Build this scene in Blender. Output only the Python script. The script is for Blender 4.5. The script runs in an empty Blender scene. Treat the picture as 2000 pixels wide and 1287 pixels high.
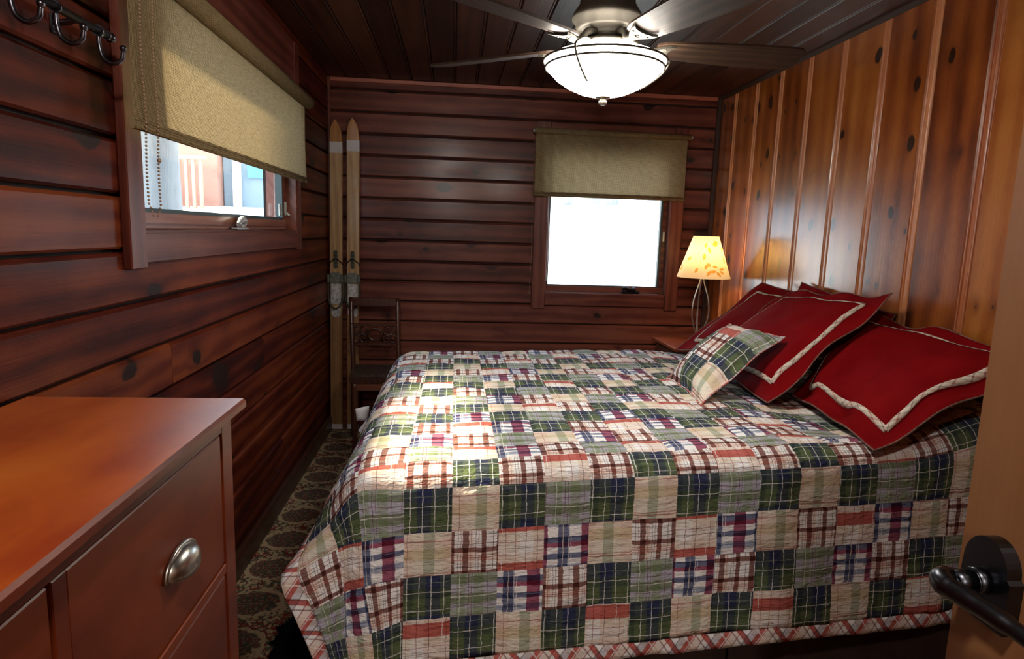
import bpy, bmesh, math, random
from mathutils import Vector, Matrix
from mathutils import noise as mnoise
random.seed(7)
S = bpy.context.scene
COL = S.collection
PI = math.pi

# ------------------------------------------------------------------ camera
CAM_Z = 1.3825
yaw, pitch, roll = .093516, .15077951, .03227155
fw = Vector((math.sin(yaw)*math.cos(pitch), math.cos(yaw)*math.cos(pitch), -math.sin(pitch)))
rt = Vector((math.cos(yaw), -math.sin(yaw), 0))
up = rt.cross(fw)
r2 = math.cos(roll)*rt + math.sin(roll)*up
u2 = -math.sin(roll)*rt + math.cos(roll)*up
cd = bpy.data.cameras.new('camera'); cam = bpy.data.objects.new('camera', cd); COL.objects.link(cam)
m = Matrix.Identity(4)
for i in range(3):
    m[i][0] = r2[i]; m[i][1] = u2[i]; m[i][2] = -fw[i]
m[0][3], m[1][3], m[2][3] = 0, 0, CAM_Z
cam.matrix_world = m
cd.sensor_width = 36; cd.lens = 1250/2000*36; cd.clip_start = .02; cd.clip_end = 300
S.camera = cam

# ------------------------------------------------------------------ view, world, sun, lights
S.view_settings.view_transform = 'Standard'; S.view_settings.look = 'None'
S.view_settings.gamma = 1; S.view_settings.use_curve_mapping = False
S.view_settings.exposure = 0.48
S.cycles.use_denoising = True
S.cycles.max_bounces = 8; S.cycles.diffuse_bounces = 4; S.cycles.glossy_bounces = 4
S.cycles.transparent_max_bounces = 12; S.cycles.sample_clamp_indirect = 6
S.cycles.caustics_reflective = False; S.cycles.caustics_refractive = False
W = bpy.data.worlds.new('sky'); S.world = W; W.use_nodes = True
bg = W.node_tree.nodes['Background']
bg.inputs['Color'].default_value = (.74, .87, 1, 1); bg.inputs['Strength'].default_value = 4.2

def light(name, kind, energy, color, loc, target=None, **kw):
    l = bpy.data.lights.new(name, kind); l.energy = energy; l.color = color
    for k, v in kw.items(): setattr(l, k, v)
    o = bpy.data.objects.new(name, l); COL.objects.link(o); o.location = loc
    if target is not None:
        o.rotation_euler = (Vector(target)-Vector(loc)).to_track_quat('-Z', 'Y').to_euler()
    return o
sun_dir = Vector((1.0, -.35, -.98))
light('sun', 'SUN', 13, (1, .82, .56), (-6, 1, 8), Vector((-6, 1, 8))+sun_dir, angle=math.radians(6))
for nm, loc, sx, sy, tgt in (('left_window_sky', (-.99, 2.66, 1.73), .8, 1.65, (0, 2.66, 1.73)),
                             ('back_window_sky', (1.075, 4.62, 1.45), .87, .95, (1.075, 0, 1.45))):
    o = light(nm, 'AREA', 1, (1, 1, 1), loc, tgt, shape='RECTANGLE', size=sx if 'back' in nm else sy, size_y=sy if 'back' in nm else sx)
    o.data.cycles.is_portal = True
# added light for the ceiling flash bounce, then the hallway lamp behind the doorway
light('bounce_flash_light', 'POINT', 34, (1, .93, .83), (-.08, .10, 2.24), shadow_soft_size=.07)

light('hall_lamp_light', 'POINT', 32, (1, .98, .95), (-.10, -1.35, 1.95), shadow_soft_size=.05)
# ------------------------------------------------------------------ helpers
class MB:
    def __init__(s): s.bm = bmesh.new(); s.uv = None
    def box(s, x0, x1, y0, y1, z0, z1, bev=0, mi=0, rot=None, seg=1):
        vs = []
        for x in (x0, x1):
            for y in (y0, y1):
                for z in (z0, z1):
                    vs.append(s.bm.verts.new((x, y, z)))
        fs = [(0,1,3,2),(4,6,7,5),(0,4,5,1),(2,3,7,6),(0,2,6,4),(1,5,7,3)]
        faces = [s.bm.faces.new([vs[i] for i in f]) for f in fs]
        for f in faces: f.material_index = mi
        if rot is not None:
            for v in vs: v.co = rot @ v.co
        if bev > 0:
            es = {e for f in faces for e in f.edges}
            r = bmesh.ops.bevel(s.bm, geom=list(es), offset=bev, segments=seg, affect='EDGES', profile=.5)
            for f in r['faces']: f.material_index = mi
        return s
    def prism(s, pts, a0, a1, axis='y', mi=0, caps=True):
        """pts 2D polygon extruded along axis. axis x:(y,z) y:(x,z) z:(x,y)"""
        def mk(p, a):
            return {'x': (a, p[0], p[1]), 'y': (p[0], a, p[1]), 'z': (p[0], p[1], a)}[axis]
        A = [s.bm.verts.new(mk(p, a0)) for p in pts]; B = [s.bm.verts.new(mk(p, a1)) for p in pts]
        n = len(pts)
        for i in range(n):
            f = s.bm.faces.new((A[i], A[(i+1) % n], B[(i+1) % n], B[i])); f.material_index = mi
        if caps:
            f = s.bm.faces.new(A[::-1]); f.material_index = mi
            f = s.bm.faces.new(B); f.material_index = mi
        return s
    def tube(s, pts, r, n=10, mi=0, smooth=True, caps=True):
        """swept circle through 3D points; r scalar or list"""
        pts = [Vector(p) for p in pts]; N = len(pts)
        rs = r if isinstance(r, (list, tuple)) else [r]*N
        rings = []; ref = None
        for i, p in enumerate(pts):
            t = (pts[min(i+1, N-1)]-pts[max(i-1, 0)]).normalized()
            if ref is None:
                ref = Vector((0, 0, 1)) if abs(t.z) < .9 else Vector((1, 0, 0))
            u = (ref - t*ref.dot(t)).normalized(); v = t.cross(u); ref = u
            rings.append([s.bm.verts.new(p+(u*math.cos(2*PI*k/n)+v*math.sin(2*PI*k/n))*rs[i]) for k in range(n)])
        for a, b in zip(rings, rings[1:]):
            for k in range(n):
                f = s.bm.faces.new((a[k], a[(k+1) % n], b[(k+1) % n], b[k])); f.smooth = smooth; f.material_index = mi
        if caps:
            f = s.bm.faces.new(rings[0][::-1]); f.material_index = mi
            f = s.bm.faces.new(rings[-1]); f.material_index = mi
        return s
    def lathe(s, prof, c=(0, 0, 0), n=40, mi=0, axis='z', smooth=True):
        rings = []
        def mk(rr, h, a):
            if axis == 'z': return (c[0]+rr*math.cos(a), c[1]+rr*math.sin(a), c[2]+h)
            if axis == 'x': return (c[0]+h, c[1]+rr*math.cos(a), c[2]+rr*math.sin(a))
            return (c[0]+rr*math.cos(a), c[1]+h, c[2]+rr*math.sin(a))
        for rr, h in prof:
            if rr < 1e-5: rings.append([s.bm.verts.new(mk(0, h, 0))])
            else: rings.append([s.bm.verts.new(mk(rr, h, 2*PI*k/n)) for k in range(n)])
        for a, b in zip(rings, rings[1:]):
            for k in range(n):
                k2 = (k+1) % n
                if len(a) == 1 and len(b) == 1: continue
                if len(a) == 1: vs = (a[0], b[k2], b[k])
                elif len(b) == 1: vs = (a[k], a[k2], b[0])
                else: vs = (a[k], a[k2], b[k2], b[k])
                f = s.bm.faces.new(vs); f.smooth = smooth; f.material_index = mi
        return s
    def sphere(s, c, r, sc=(1, 1, 1), n=12, mi=0):
        res = bmesh.ops.create_uvsphere(s.bm, u_segments=n, v_segments=max(6, n*2//3), radius=r)
        for v in res['verts']:
            v.co = Vector((v.co.x*sc[0]+c[0], v.co.y*sc[1]+c[1], v.co.z*sc[2]+c[2]))
            for f in v.link_faces: f.smooth = True; f.material_index = mi
        return s
    def grid(s, fn, nu, nv, mi=0, uvfn=None, mifn=None, smooth=True):
        V = [[s.bm.verts.new(fn(i/nu, j/nv)) for j in range(nv+1)] for i in range(nu+1)]
        if uvfn and s.uv is None: s.uv = s.bm.loops.layers.uv.new('UVMap')
        for i in range(nu):
            for j in range(nv):
                f = s.bm.faces.new((V[i][j], V[i+1][j], V[i+1][j+1], V[i][j+1])); f.smooth = smooth
                f.material_index = mifn(i, j) if mifn else mi
                if uvfn:
                    for l, (a, b) in zip(f.loops, ((i, j), (i+1, j), (i+1, j+1), (i, j+1))):
                        l[s.uv].uv = uvfn(i, j, a, b)
        return V
    def build(s, name, mats, parent=None, loc=None, kind=None, label=None, cat=None, group=None, solid=0, fixn=True):
        if fixn: bmesh.ops.recalc_face_normals(s.bm, faces=s.bm.faces[:])
        me = bpy.data.meshes.new(name); s.bm.to_mesh(me); s.bm.free()
        if not isinstance(mats, (list, tuple)): mats = [mats]
        for mm in mats: me.materials.append(mm)
        o = bpy.data.objects.new(name, me); COL.objects.link(o)
        if parent is not None:
            o.parent = parent
            if loc is None:   # vertices were given in world space: shift into the parent's frame
                pm = parent_world(parent).inverted()
                me.transform(pm)
        if loc is not None: o.location = loc
        if solid:
            md = o.modifiers.new('thickness', 'SOLIDIFY'); md.thickness = solid; md.offset = 0
        tag(o, label, cat, group, kind)
        return o
def parent_world(o):
    M = Matrix.LocRotScale(o.location, o.rotation_euler, o.scale)
    return parent_world(o.parent) @ M if o.parent else M
def tag(o, label=None, cat=None, group=None, kind=None):
    if label: o['label'] = label
    if cat: o['category'] = cat
    if group: o['group'] = group
    if kind: o['kind'] = kind
    return o
def thing(name, loc, label=None, cat=None, group=None, kind=None, rz=0):
    o = bpy.data.objects.new(name, None); COL.objects.link(o); o.location = loc; o.rotation_euler = (0, 0, rz)
    o.empty_display_size = .05
    return tag(o, label, cat, group, kind)
def copy_tree(o, parent=None):
    c = o.copy(); COL.objects.link(c)
    if parent is not None: c.parent = parent
    for ch in [k for k in bpy.data.objects if k.parent is o]: copy_tree(ch, c)
    return c
def bez(P, n=16):
    """Catmull-Rom through 3D points"""
    P = [Vector(p) for p in P]; out = []
    Q = [P[0]*2-P[1]]+P+[P[-1]*2-P[-2]]
    for i in range(1, len(Q)-2):
        for k in range(n):
            t = k/n; a, b, c, d = Q[i-1], Q[i], Q[i+1], Q[i+2]
            out.append(.5*((2*b)+(c-a)*t+(2*a-5*b+4*c-d)*t*t+(3*b-a-3*c+d)*t**3))
    out.append(P[-1]); return out

# ------------------------------------------------------------------ materials
class NT:
    def __init__(s, name):
        s.m = bpy.data.materials.new(name); s.m.use_nodes = True; s.t = s.m.node_tree
        s.b = s.t.nodes['Principled BSDF']; s.out = s.t.nodes['Material Output']
    def n(s, ty, **kw):
        x = s.t.nodes.new(ty)
        for k, v in kw.items(): setattr(x, k, v)
        return x
    def l(s, a, b): s.t.links.new(a, b)
    def val(s, sock, v):
        if hasattr(v, 'is_linked') or isinstance(v, bpy.types.NodeSocket): s.l(v, sock)
        else: sock.default_value = v
    def math(s, op, a, b=None, c=None, clamp=False):
        x = s.n('ShaderNodeMath', operation=op, use_clamp=clamp); s.val(x.inputs[0], a)
        if b is not None: s.val(x.inputs[1], b)
        if c is not None: s.val(x.inputs[2], c)
        return x.outputs[0]
    def noise(s, vec, scale=5, detail=3, rough=.5, dist=0):
        x = s.n('ShaderNodeTexNoise'); s.l(vec, x.inputs['Vector']); x.inputs['Scale'].default_value = scale
        x.inputs['Detail'].default_value = detail; x.inputs['Roughness'].default_value = rough; x.inputs['Distortion'].default_value = dist
        return x.outputs['Fac']
    def ramp(s, fac, stops, interp='LINEAR'):
        x = s.n('ShaderNodeValToRGB'); s.l(fac, x.inputs[0]); cr = x.color_ramp; cr.interpolation = interp
        stops = [(p, c if len(c) == 4 else (*c, 1)) for p, c in stops]
        cr.elements[0].position = stops[0][0]; cr.elements[0].color = stops[0][1]
        cr.elements[1].position = stops[1][0]; cr.elements[1].color = stops[1][1]
        for p, c in stops[2:]:
            e = cr.elements.new(p); e.color = c
        return x
    def mix(s, f, a, b, mode='MIX'):
        x = s.n('ShaderNodeMix', data_type='RGBA', blend_type=mode); s.val(x.inputs[0], f)
        s.val(x.inputs[6], a if not isinstance(a, tuple) else (*a[:3], 1)); s.val(x.inputs[7], b if not isinstance(b, tuple) else (*b[:3], 1))
        return x.outputs[2]
    def sstep(s, v, lo, hi):
        x = s.n('ShaderNodeMapRange', interpolation_type='SMOOTHSTEP'); s.val(x.inputs[0], v)
        x.inputs[1].default_value = lo; x.inputs[2].default_value = hi
        return x.outputs[0]
    def vec(s, x, y, z):
        c = s.n('ShaderNodeCombineXYZ'); s.val(c.inputs[0], x); s.val(c.inputs[1], y); s.val(c.inputs[2], z); return c.outputs[0]
    def bump(s, h, strength=.3, dist=.002, nrm=None):
        x = s.n('ShaderNodeBump'); s.l(h, x.inputs['Height']); x.inputs['Strength'].default_value = strength
        x.inputs['Distance'].default_value = dist
        if nrm is not None: s.l(nrm, x.inputs['Normal'])
        return x.outputs['Normal']

def wood(name, stops, grain='X', knots=0.0, rough=.4, spec=.5, coat=0, ring=60, var=.5, knotcol=(.02, .008, .006), kscale=3.2, streak=.3, bstr=.25, seed=0, figure=.35, coatr=.2):
    t = NT(name)
    tc = t.n('ShaderNodeTexCoord'); sp = t.n('ShaderNodeSeparateXYZ'); t.l(tc.outputs['Object'], sp.inputs[0])
    geo = t.n('ShaderNodeNewGeometry'); rnd = geo.outputs['Random Per Island']
    ax = {'X': (0, 1, 2), 'Y': (1, 0, 2), 'Z': (2, 0, 1)}[grain]
    g = t.math('ADD', sp.outputs[ax[0]], t.math('MULTIPLY_ADD', rnd, 41.3, seed))
    a = t.math('ADD', sp.outputs[ax[1]], t.math('MULTIPLY', rnd, 17.7))
    b = t.math('ADD', sp.outputs[ax[2]], t.math('MULTIPLY', rnd, 7.9))
    ab = t.math('ADD', a, b)
    # knots
    if knots > 0:
        vo = t.n('ShaderNodeTexVoronoi', feature='F1', voronoi_dimensions='2D')
        wob = t.noise(t.vec(g, a, b), 9, 2)
        t.l(t.vec(t.math('MULTIPLY', g, kscale*.62), t.math('MULTIPLY_ADD', wob, .25, t.math('MULTIPLY', ab, kscale)), 0), vo.inputs['Vector'])
        vo.inputs['Scale'].default_value = 1.0
        vs = t.n('ShaderNodeSeparateColor'); t.l(vo.outputs['Color'], vs.inputs[0])
        rad = t.math('MULTIPLY', t.math('MAXIMUM', t.math('SUBTRACT', vs.outputs[0], 1-knots), 0), .18/knots)
        d = vo.outputs['Distance']
        km = t.math('SUBTRACT', 1, t.math('DIVIDE', d, t.math('ADD', rad, .0001)), clamp=True)
        km = t.math('MULTIPLY', km, 4.5, clamp=True)
        halo = t.math('MULTIPLY', t.math('GREATER_THAN', rad, .002), t.math('POWER', 2.718, t.math('MULTIPLY', d, -11)))
    low = t.noise(t.vec(t.math('MULTIPLY', g, 1.1), t.math('MULTIPLY', a, 7), t.math('MULTIPLY', b, 7)), 1, 3, .55)
    pert = t.math('MULTIPLY', low, .09)
    if knots > 0: pert = t.math('ADD', pert, t.math('MULTIPLY', halo, .055))
    rings = t.math('SINE', t.math('MULTIPLY', t.math('ADD', t.math('ADD', a, t.math('MULTIPLY', b, .8)), pert), ring*2*PI*.5))
    rings = t.math('MULTIPLY_ADD', rings, .5, .5)
    st = t.noise(t.vec(t.math('MULTIPLY', g, 4), t.math('MULTIPLY', a, 170), t.math('MULTIPLY', b, 170)), 1, 3, .6)
    mott = t.noise(t.vec(t.math('MULTIPLY', g, 2.6), t.math('MULTIPLY', a, 5), t.math('MULTIPLY', b, 5)), 1, 4, .6)
    f = t.math('MULTIPLY', rings, figure*.6)
    f = t.math('MULTIPLY_ADD', st, streak, f)
    f = t.math('MULTIPLY_ADD', mott, 1-streak*.6-figure*.35, f)
    f = t.math('ADD', f, t.math('MULTIPLY', t.math('SUBTRACT', rnd, .5), var))
    col = t.ramp(f, stops).outputs[0]
    if knots > 0:
        smd = t.sstep(t.noise(t.vec(t.math('MULTIPLY', g, 3.1), t.math('MULTIPLY', a, 6), t.math('MULTIPLY', b, 6)), 1, 4, .65, .6), .60, .74)
        col = t.mix(t.math('MULTIPLY', smd, .30), col, tuple(c*.8 for c in stops[0][1][:3]))
        col = t.mix(t.math('MULTIPLY', halo, .75), col, tuple(c*.55 for c in stops[0][1][:3]))
        col = t.mix(km, col, knotcol)
    t.l(col, t.b.inputs['Base Color'])
    t.l(t.math('MULTIPLY_ADD', st, .14, rough-.07), t.b.inputs['Roughness'])
    t.b.inputs['Specular IOR Level'].default_value = spec
    if coat: t.b.inputs['Coat Weight'].default_value = coat; t.b.inputs['Coat Roughness'].default_value = coatr
    h = t.math('ADD', t.math('MULTIPLY', st, .6), t.math('MULTIPLY', mott, 1.4))
    t.l(t.bump(h, bstr, .004), t.b.inputs['Normal'])
    return t.m

def plain(name, col, rough=.5, metal=0, spec=.5, nscale=0, namp=.15, bump=0, coat=0, sheen=0):
    t = NT(name)
    t.b.inputs['Roughness'].default_value = rough; t.b.inputs['Metallic'].default_value = metal
    t.b.inputs['Specular IOR Level'].default_value = spec; t.b.inputs['Coat Weight'].default_value = coat
    t.b.inputs['Sheen Weight'].default_value = sheen
    t.b.inputs['Base Color'].default_value = (*col, 1)
    if nscale:
        tc = t.n('ShaderNodeTexCoord'); nz = t.noise(tc.outputs['Object'], nscale, 4, .6)
        lo = tuple(c*(1-namp*2) for c in col); hi = tuple(min(1, c*(1+namp*2)) for c in col)
        t.l(t.ramp(nz, [(.25, lo), (.75, hi)]).outputs[0], t.b.inputs['Base Color'])
        if bump: t.l(t.bump(nz, bump, .003), t.b.inputs['Normal'])
    return t.m

red = [(.22, (.014, .0016, .0008)), (.42, (.052, .0058, .0024)), (.60, (.105, .0155, .0052)), (.85, (.20, .044, .012))]
wine = [(.22, (.022, .0042, .0032)), (.42, (.080, .0160, .0108)), (.60, (.135, .034, .021)), (.85, (.21, .066, .040))]
M = {}
M['wall_left'] = wood('red_stained_planks', red, 'Y', var=.34, knots=.35, rough=.5, spec=.14, ring=34, coat=.06, seed=3)
M['wall_back'] = wood('wine_stained_planks', wine, 'X', var=.30, knots=.45, rough=.48, spec=.2, ring=34, coat=.22, seed=9, kscale=4.5)
M['ceil'] = wood('dark_ceiling_planks', [(.2, (.006, .002, .0015)), (.5, (.022, .0062, .0035)), (.8, (.06, .018, .008))], 'Y', knots=.3, spec=.35, rough=.42, ring=30, seed=5)
M['pine'] = wood('knotty_pine', [(.22, (.10, .018, .003)), (.42, (.225, .050, .007)), (.60, (.33, .090, .013)), (.85, (.45, .155, .030))], 'Z', knots=.8,
                 rough=.32, ring=22, coat=.9, knotcol=(.028, .008, .004), kscale=6.6, streak=.22, var=.32, seed=2)
M['bead'] = wood('pine_bead', [(.2, (.38, .11, .04)), (.8, (.62, .26, .11))], 'Z', rough=.3, coat=.3, seed=1, ring=10)
M['darkgap'] = plain('shadow_gap', (.012, .004, .003), .8)
M['trimY'] = wood('window_trim_along', wine, 'Y', rough=.4, spec=.3, ring=40, seed=14, coat=.15)
M['trimX'] = wood('window_trim_across', wine, 'X', rough=.4, spec=.3, ring=40, seed=11, coat=.15)
M['trimZ'] = wood('window_trim_upright', wine, 'Z', rough=.4, spec=.3, ring=40, seed=12, coat=.15)
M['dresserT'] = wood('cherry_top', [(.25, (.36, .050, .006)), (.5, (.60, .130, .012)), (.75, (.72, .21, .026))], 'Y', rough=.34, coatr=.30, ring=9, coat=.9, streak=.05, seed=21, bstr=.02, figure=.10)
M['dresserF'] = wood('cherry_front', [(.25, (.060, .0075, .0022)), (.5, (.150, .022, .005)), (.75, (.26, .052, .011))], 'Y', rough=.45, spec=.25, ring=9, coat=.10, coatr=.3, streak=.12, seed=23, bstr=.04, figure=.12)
M['darkwood'] = wood('dark_mahogany', [(.2, (.018, .007, .005)), (.8, (.08, .026, .015))], 'Z', rough=.32, coat=.3, seed=31)
M['blade'] = wood('walnut_blade', [(.2, (.010, .0055, .004)), (.5, (.030, .016, .010)), (.8, (.075, .042, .024))], 'X', spec=.22, rough=.45, ring=60, streak=.5, seed=4)
M['door'] = wood('maple_door', [(.15, (.14, .050, .016)), (.5, (.215, .088, .032)), (.9, (.29, .135, .056))], 'Z', rough=.42, ring=16, streak=.22, seed=6, bstr=.05, figure=.2)
M['ski'] = wood('ash_ski', [(.2, (.22, .11, .035)), (.5, (.43, .27, .115)), (.85, (.60, .43, .24))], 'Z', rough=.38, ring=45, coat=.25, seed=8, streak=.5)
M['skitip'] = wood('varnished_ski_tip', [(.15, (.20, .07, .015)), (.6, (.42, .19, .05)), (.9, (.52, .28, .09))], 'Z', rough=.3, ring=60, coat=.3, seed=8)
M['skilow'] = wood('ski_tail', [(.15, (.13, .06, .024)), (.5, (.26, .135, .055)), (.9, (.38, .22, .10))], 'Z', rough=.4, ring=45, seed=8, streak=.5)
M['nickel'] = plain('brushed_nickel', (.42, .41, .38), .28, 1, nscale=30, namp=.1)
M['pewter'] = plain('dark_pewter', (.10, .10, .12), .30, 1, nscale=25, namp=.12)
M['bronze'] = plain('aged_bronze', (.060, .052, .040), .5, .6, nscale=18, namp=.2)
M['black_iron'] = plain('black_iron', (.025, .027, .032), .33, .9)
M['galv'] = plain('galvanised_steel', (.50, .52, .55), .5, .6, nscale=60, namp=.3, bump=.3)
M['leather'] = plain('old_strap', (.06, .065, .05), .7, 0, nscale=60, namp=.3)
M['steelrod'] = plain('satin_steel', (.45, .42, .35), .35, 1)
M['white'] = plain('white_label_and_glare', (.62, .62, .66), .8, nscale=20, namp=.04)
M['seal'] = plain('window_seal', (.035, .06, .065), .5)
M['alu'] = plain('pale_latch', (.50, .55, .50), .4, .5)
M['skirt'] = plain('brown_bed_skirt', (.045, .020, .015), .85, nscale=9, namp=.2, bump=.1)
M['mattress'] = plain('mattress_ticking', (.5, .48, .44), .9, nscale=30)
M['dark_int'] = plain('dark_inside', (.01, .006, .005), .9)
M['plaster'] = plain('hall_plaster', (.42, .33, .25), .8, nscale=5, namp=.05)
M['chain'] = plain('bead_chain', (.42, .27, .17), .4, .3)

def fabric_red():
    t = NT('crimson_cotton'); tc = t.n('ShaderNodeTexCoord')
    nz = t.noise(tc.outputs['Object'], 260, 2); n2 = t.noise(tc.outputs['Object'], 7, 4)
    c = t.ramp(n2, [(.3, (.15, .0020, .0035)), (.7, (.215, .0045, .0065))]).outputs[0]
    t.l(c, t.b.inputs['Base Color']); t.b.inputs['Roughness'].default_value = .85
    t.b.inputs['Specular IOR Level'].default_value = .04
    t.l(t.bump(t.math('ADD', t.math('MULTIPLY', nz, .15), t.math('MULTIPLY', n2, 2.5)), .35, .006), t.b.inputs['Normal'])
    return t.m
M['crimson'] = fabric_red()

def plaid(name, warp, weft, lu, lv, scale=1.0, bumpy=1.0):
    """woven plaid on the UV map: warp stripes run along v, weft stripes along u; lu, lv: fine line lists (pos, width, colour)"""
    t = NT(name); uvn = t.n('ShaderNodeUVMap'); uvn.uv_map = 'UVMap'
    sp = t.n('ShaderNodeSeparateXYZ'); t.l(uvn.outputs[0], sp.inputs[0])
    tc = t.n('ShaderNodeTexCoord'); wob = t.noise(tc.outputs['Object'], 55, 2)
    wb = t.math('MULTIPLY', t.math('SUBTRACT', wob, .5), .05)
    u = t.math('FRACT', t.math('ADD', t.math('MULTIPLY', sp.outputs[0], scale), wb))
    v = t.math('FRACT', t.math('SUBTRACT', t.math('MULTIPLY', sp.outputs[1], scale), wb))
    cu = t.ramp(u, warp, 'CONSTANT').outputs[0]; cv = t.ramp(v, weft, 'CONSTANT').outputs[0]
    gm = t.n('ShaderNodeGamma'); t.l(t.mix(1, cu, cv, 'MULTIPLY'), gm.inputs[0]); gm.inputs[1].default_value = .5
    col = gm.outputs[0]
    def lines(coord, L, col):
        stops = [(0.0, (0, 0, 0, 0))]
        for p, w, c in L:
            stops.append((p, (*c, 1))); stops.append((min(.999, p+w), (*c, 0)))
        r = t.ramp(coord, stops, 'CONSTANT')
        return t.mix(t.math('MULTIPLY', r.outputs[1], .66), col, r.outputs[0])
    col = lines(u, lu, col); col = lines(v, lv, col)
    t.l(col, t.b.inputs['Base Color']); t.b.inputs['Roughness'].default_value = .9
    t.b.inputs['Specular IOR Level'].default_value = .12
    pk = t.n('ShaderNodeMapping'); pk.inputs['Scale'].default_value = (22, 60, 60); t.l(tc.outputs['Object'], pk.inputs[0])
    nz = t.noise(pk.outputs[0], 1, 3, .6)
    t.l(t.bump(nz, .8*bumpy, .016), t.b.inputs['Normal'])
    return t.m
cream = (.80, .74, .64); white = (.93, .93, .95); navy = (.030, .038, .095); green = (.105, .140, .068); dgreen = (.040, .058, .044)
rust = (.31, .026, .020); pink = (.78, .62, .54); brown = (.075, .022, .018); maroon = (.125, .012, .030); lav = (.46, .46, .56); sage = (.28, .34, .24); sky = (.17, .22, .36); tan = (.60, .47, .28)
FAB = []
# 0 A dark green and navy with white lines
FAB.append(plaid('plaid_green_navy', [(0, green), (.14, dgreen), (.24, green), (.50, navy), (.78, green)], [(0, navy), (.20, green), (.58, dgreen), (.80, navy)],
    [(.10, .018, white), (.36, .018, white), (.60, .014, white), (.84, .018, white)], [(.30, .016, white), (.70, .016, white), (.92, .012, sage)]))
# 1 L sage and lavender with red lines
FAB.append(plaid('plaid_sage_lavender', [(0, lav), (.25, sage), (.42, lav), (.60, sage), (.80, lav)], [(0, sage), (.28, lav), (.40, green), (.62, lav), (.85, green)],
    [(.08, .014, maroon), (.30, .012, white), (.48, .016, maroon), (.55, .012, maroon), (.88, .014, maroon)], [(.12, .014, maroon), (.36, .014, maroon), (.55, .02, white), (.74, .014, maroon)]))
# 2 C cream and peach, sage stripe, rust double line
FAB.append(plaid('plaid_cream_peach', [(0, pink), (.30, cream), (.52, sage), (.74, cream), (.9, pink)], [(0, cream), (.55, tan), (.8, pink)],
    [(.18, .014, rust)], [(.16, .03, rust), (.22, .02, rust), (.94, .02, rust)]))
# 3 D brown, white, pink fine check
FAB.append(plaid('plaid_brown_check', [(0, white), (.14, brown), (.27, white), (.44, brown), (.56, pink), (.66, white), (.82, brown), (.92, white)],
    [(0, white), (.14, brown), (.24, white), (.45, pink), (.66, brown), (.76, white)],
    [(.05, .014, brown), (.34, .014, brown), (.40, .012, rust), (.60, .012, rust), (.70, .014, brown), (.76, .012, brown)],
    [(.05, .016, brown), (.32, .014, brown), (.40, .012, tan), (.48, .016, rust), (.53, .016, rust), (.58, .016, rust), (.84, .016, brown), (.92, .012, brown)]))
# 4 E navy, maroon, white bold
FAB.append(plaid('plaid_navy_maroon', [(0, maroon), (.14, white), (.36, navy), (.60, white), (.86, maroon)], [(0, navy), (.13, white), (.36, sky), (.50, white), (.64, navy), (.76, white), (.9, maroon)],
    [(.09, .014, navy), (.46, .02, cream), (.58, .016, white), (.64, .014, white)], [(.10, .018, navy), (.44, .016, navy), (.72, .016, sky)]))
# 5 F rust and cream
FAB.append(plaid('plaid_rust_cream', [(0, pink), (.30, cream), (.50, white), (.78, pink)], [(0, rust), (.24, pink), (.44, white), (.74, cream), (.93, rust)],
    [(.12, .016, white), (.20, .014, brown), (.40, .016, rust), (.62, .016, rust), (.86, .016, brown)], [(.20, .014, brown), (.36, .014, white), (.56, .016, brown), (.70, .016, rust)]))
# 6 bias binding
FAB.append(plaid('plaid_bias_binding', [(0, rust), (.22, pink), (.5, white), (.8, lav)], [(0, pink), (.3, white), (.66, rust), (.82, white)],
    [(.15, .04, white), (.48, .04, rust), (.75, .04, navy)], [(.2, .04, white), (.5, .04, maroon), (.8, .04, brown)], bumpy=.6))

def shade_mat():
    t = NT('woven_shade_cloth'); uvn = t.n('ShaderNodeUVMap'); uvn.uv_map = 'UVMap'
    sp = t.n('ShaderNodeSeparateXYZ'); t.l(uvn.outputs[0], sp.inputs[0])
    u, v = sp.outputs[0], sp.outputs[1]
    nz = t.noise(t.vec(t.math('MULTIPLY', u, 25), t.math('MULTIPLY', v, 160), 0), 1, 3)
    wu = t.math('MULTIPLY_ADD', t.math('SINE', t.math('MULTIPLY', u, 2*PI/.0052)), .5, .5)
    wv = t.math('MULTIPLY_ADD', t.math('SINE', t.math('MULTIPLY_ADD', nz, 3, t.math('MULTIPLY', v, 2*PI/.0042))), .5, .5)
    f = t.math('ADD', t.math('MULTIPLY', wu, .45), t.math('MULTIPLY', wv, .30)); f = t.math('MULTIPLY_ADD', nz, .35, f)
    col = t.ramp(f, [(.22, (.060, .042, .020)), (.5, (.20, .145, .075)), (.78, (.42, .33, .19))]).outputs[0]
    d = t.n('ShaderNodeBsdfDiffuse'); t.l(col, d.inputs[0]); tr = t.n('ShaderNodeBsdfTranslucent'); t.l(col, tr.inputs[0])
    mx = t.n('ShaderNodeMixShader'); mx.inputs[0].default_value = .24; t.l(d.outputs[0], mx.inputs[1]); t.l(tr.outputs[0], mx.inputs[2])
    nb = t.bump(f, .5, .0015); t.l(nb, d.inputs['Normal'])
    t.l(mx.outputs[0], t.out.inputs[0]); return t.m
M['shade'] = shade_mat()
def glass_mat():
    t = NT('window_glass'); a = t.n('ShaderNodeBsdfTransparent'); a.inputs[0].default_value = (.93, .97, .97, 1)
    g = t.n('ShaderNodeBsdfGlossy'); g.inputs['Roughness'].default_value = .01
    fr = t.n('ShaderNodeLayerWeight'); fr.inputs[0].default_value = .5
    mx = t.n('ShaderNodeMixShader'); t.l(t.math('MULTIPLY_ADD', t.math('POWER', fr.outputs['Facing'], 4), .5, .03), mx.inputs[0]); t.l(a.outputs[0], mx.inputs[1]); t.l(g.outputs[0], mx.inputs[2])
    t.l(mx.outputs[0], t.out.inputs[0]); return t.m
M['glass'] = glass_mat()
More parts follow.
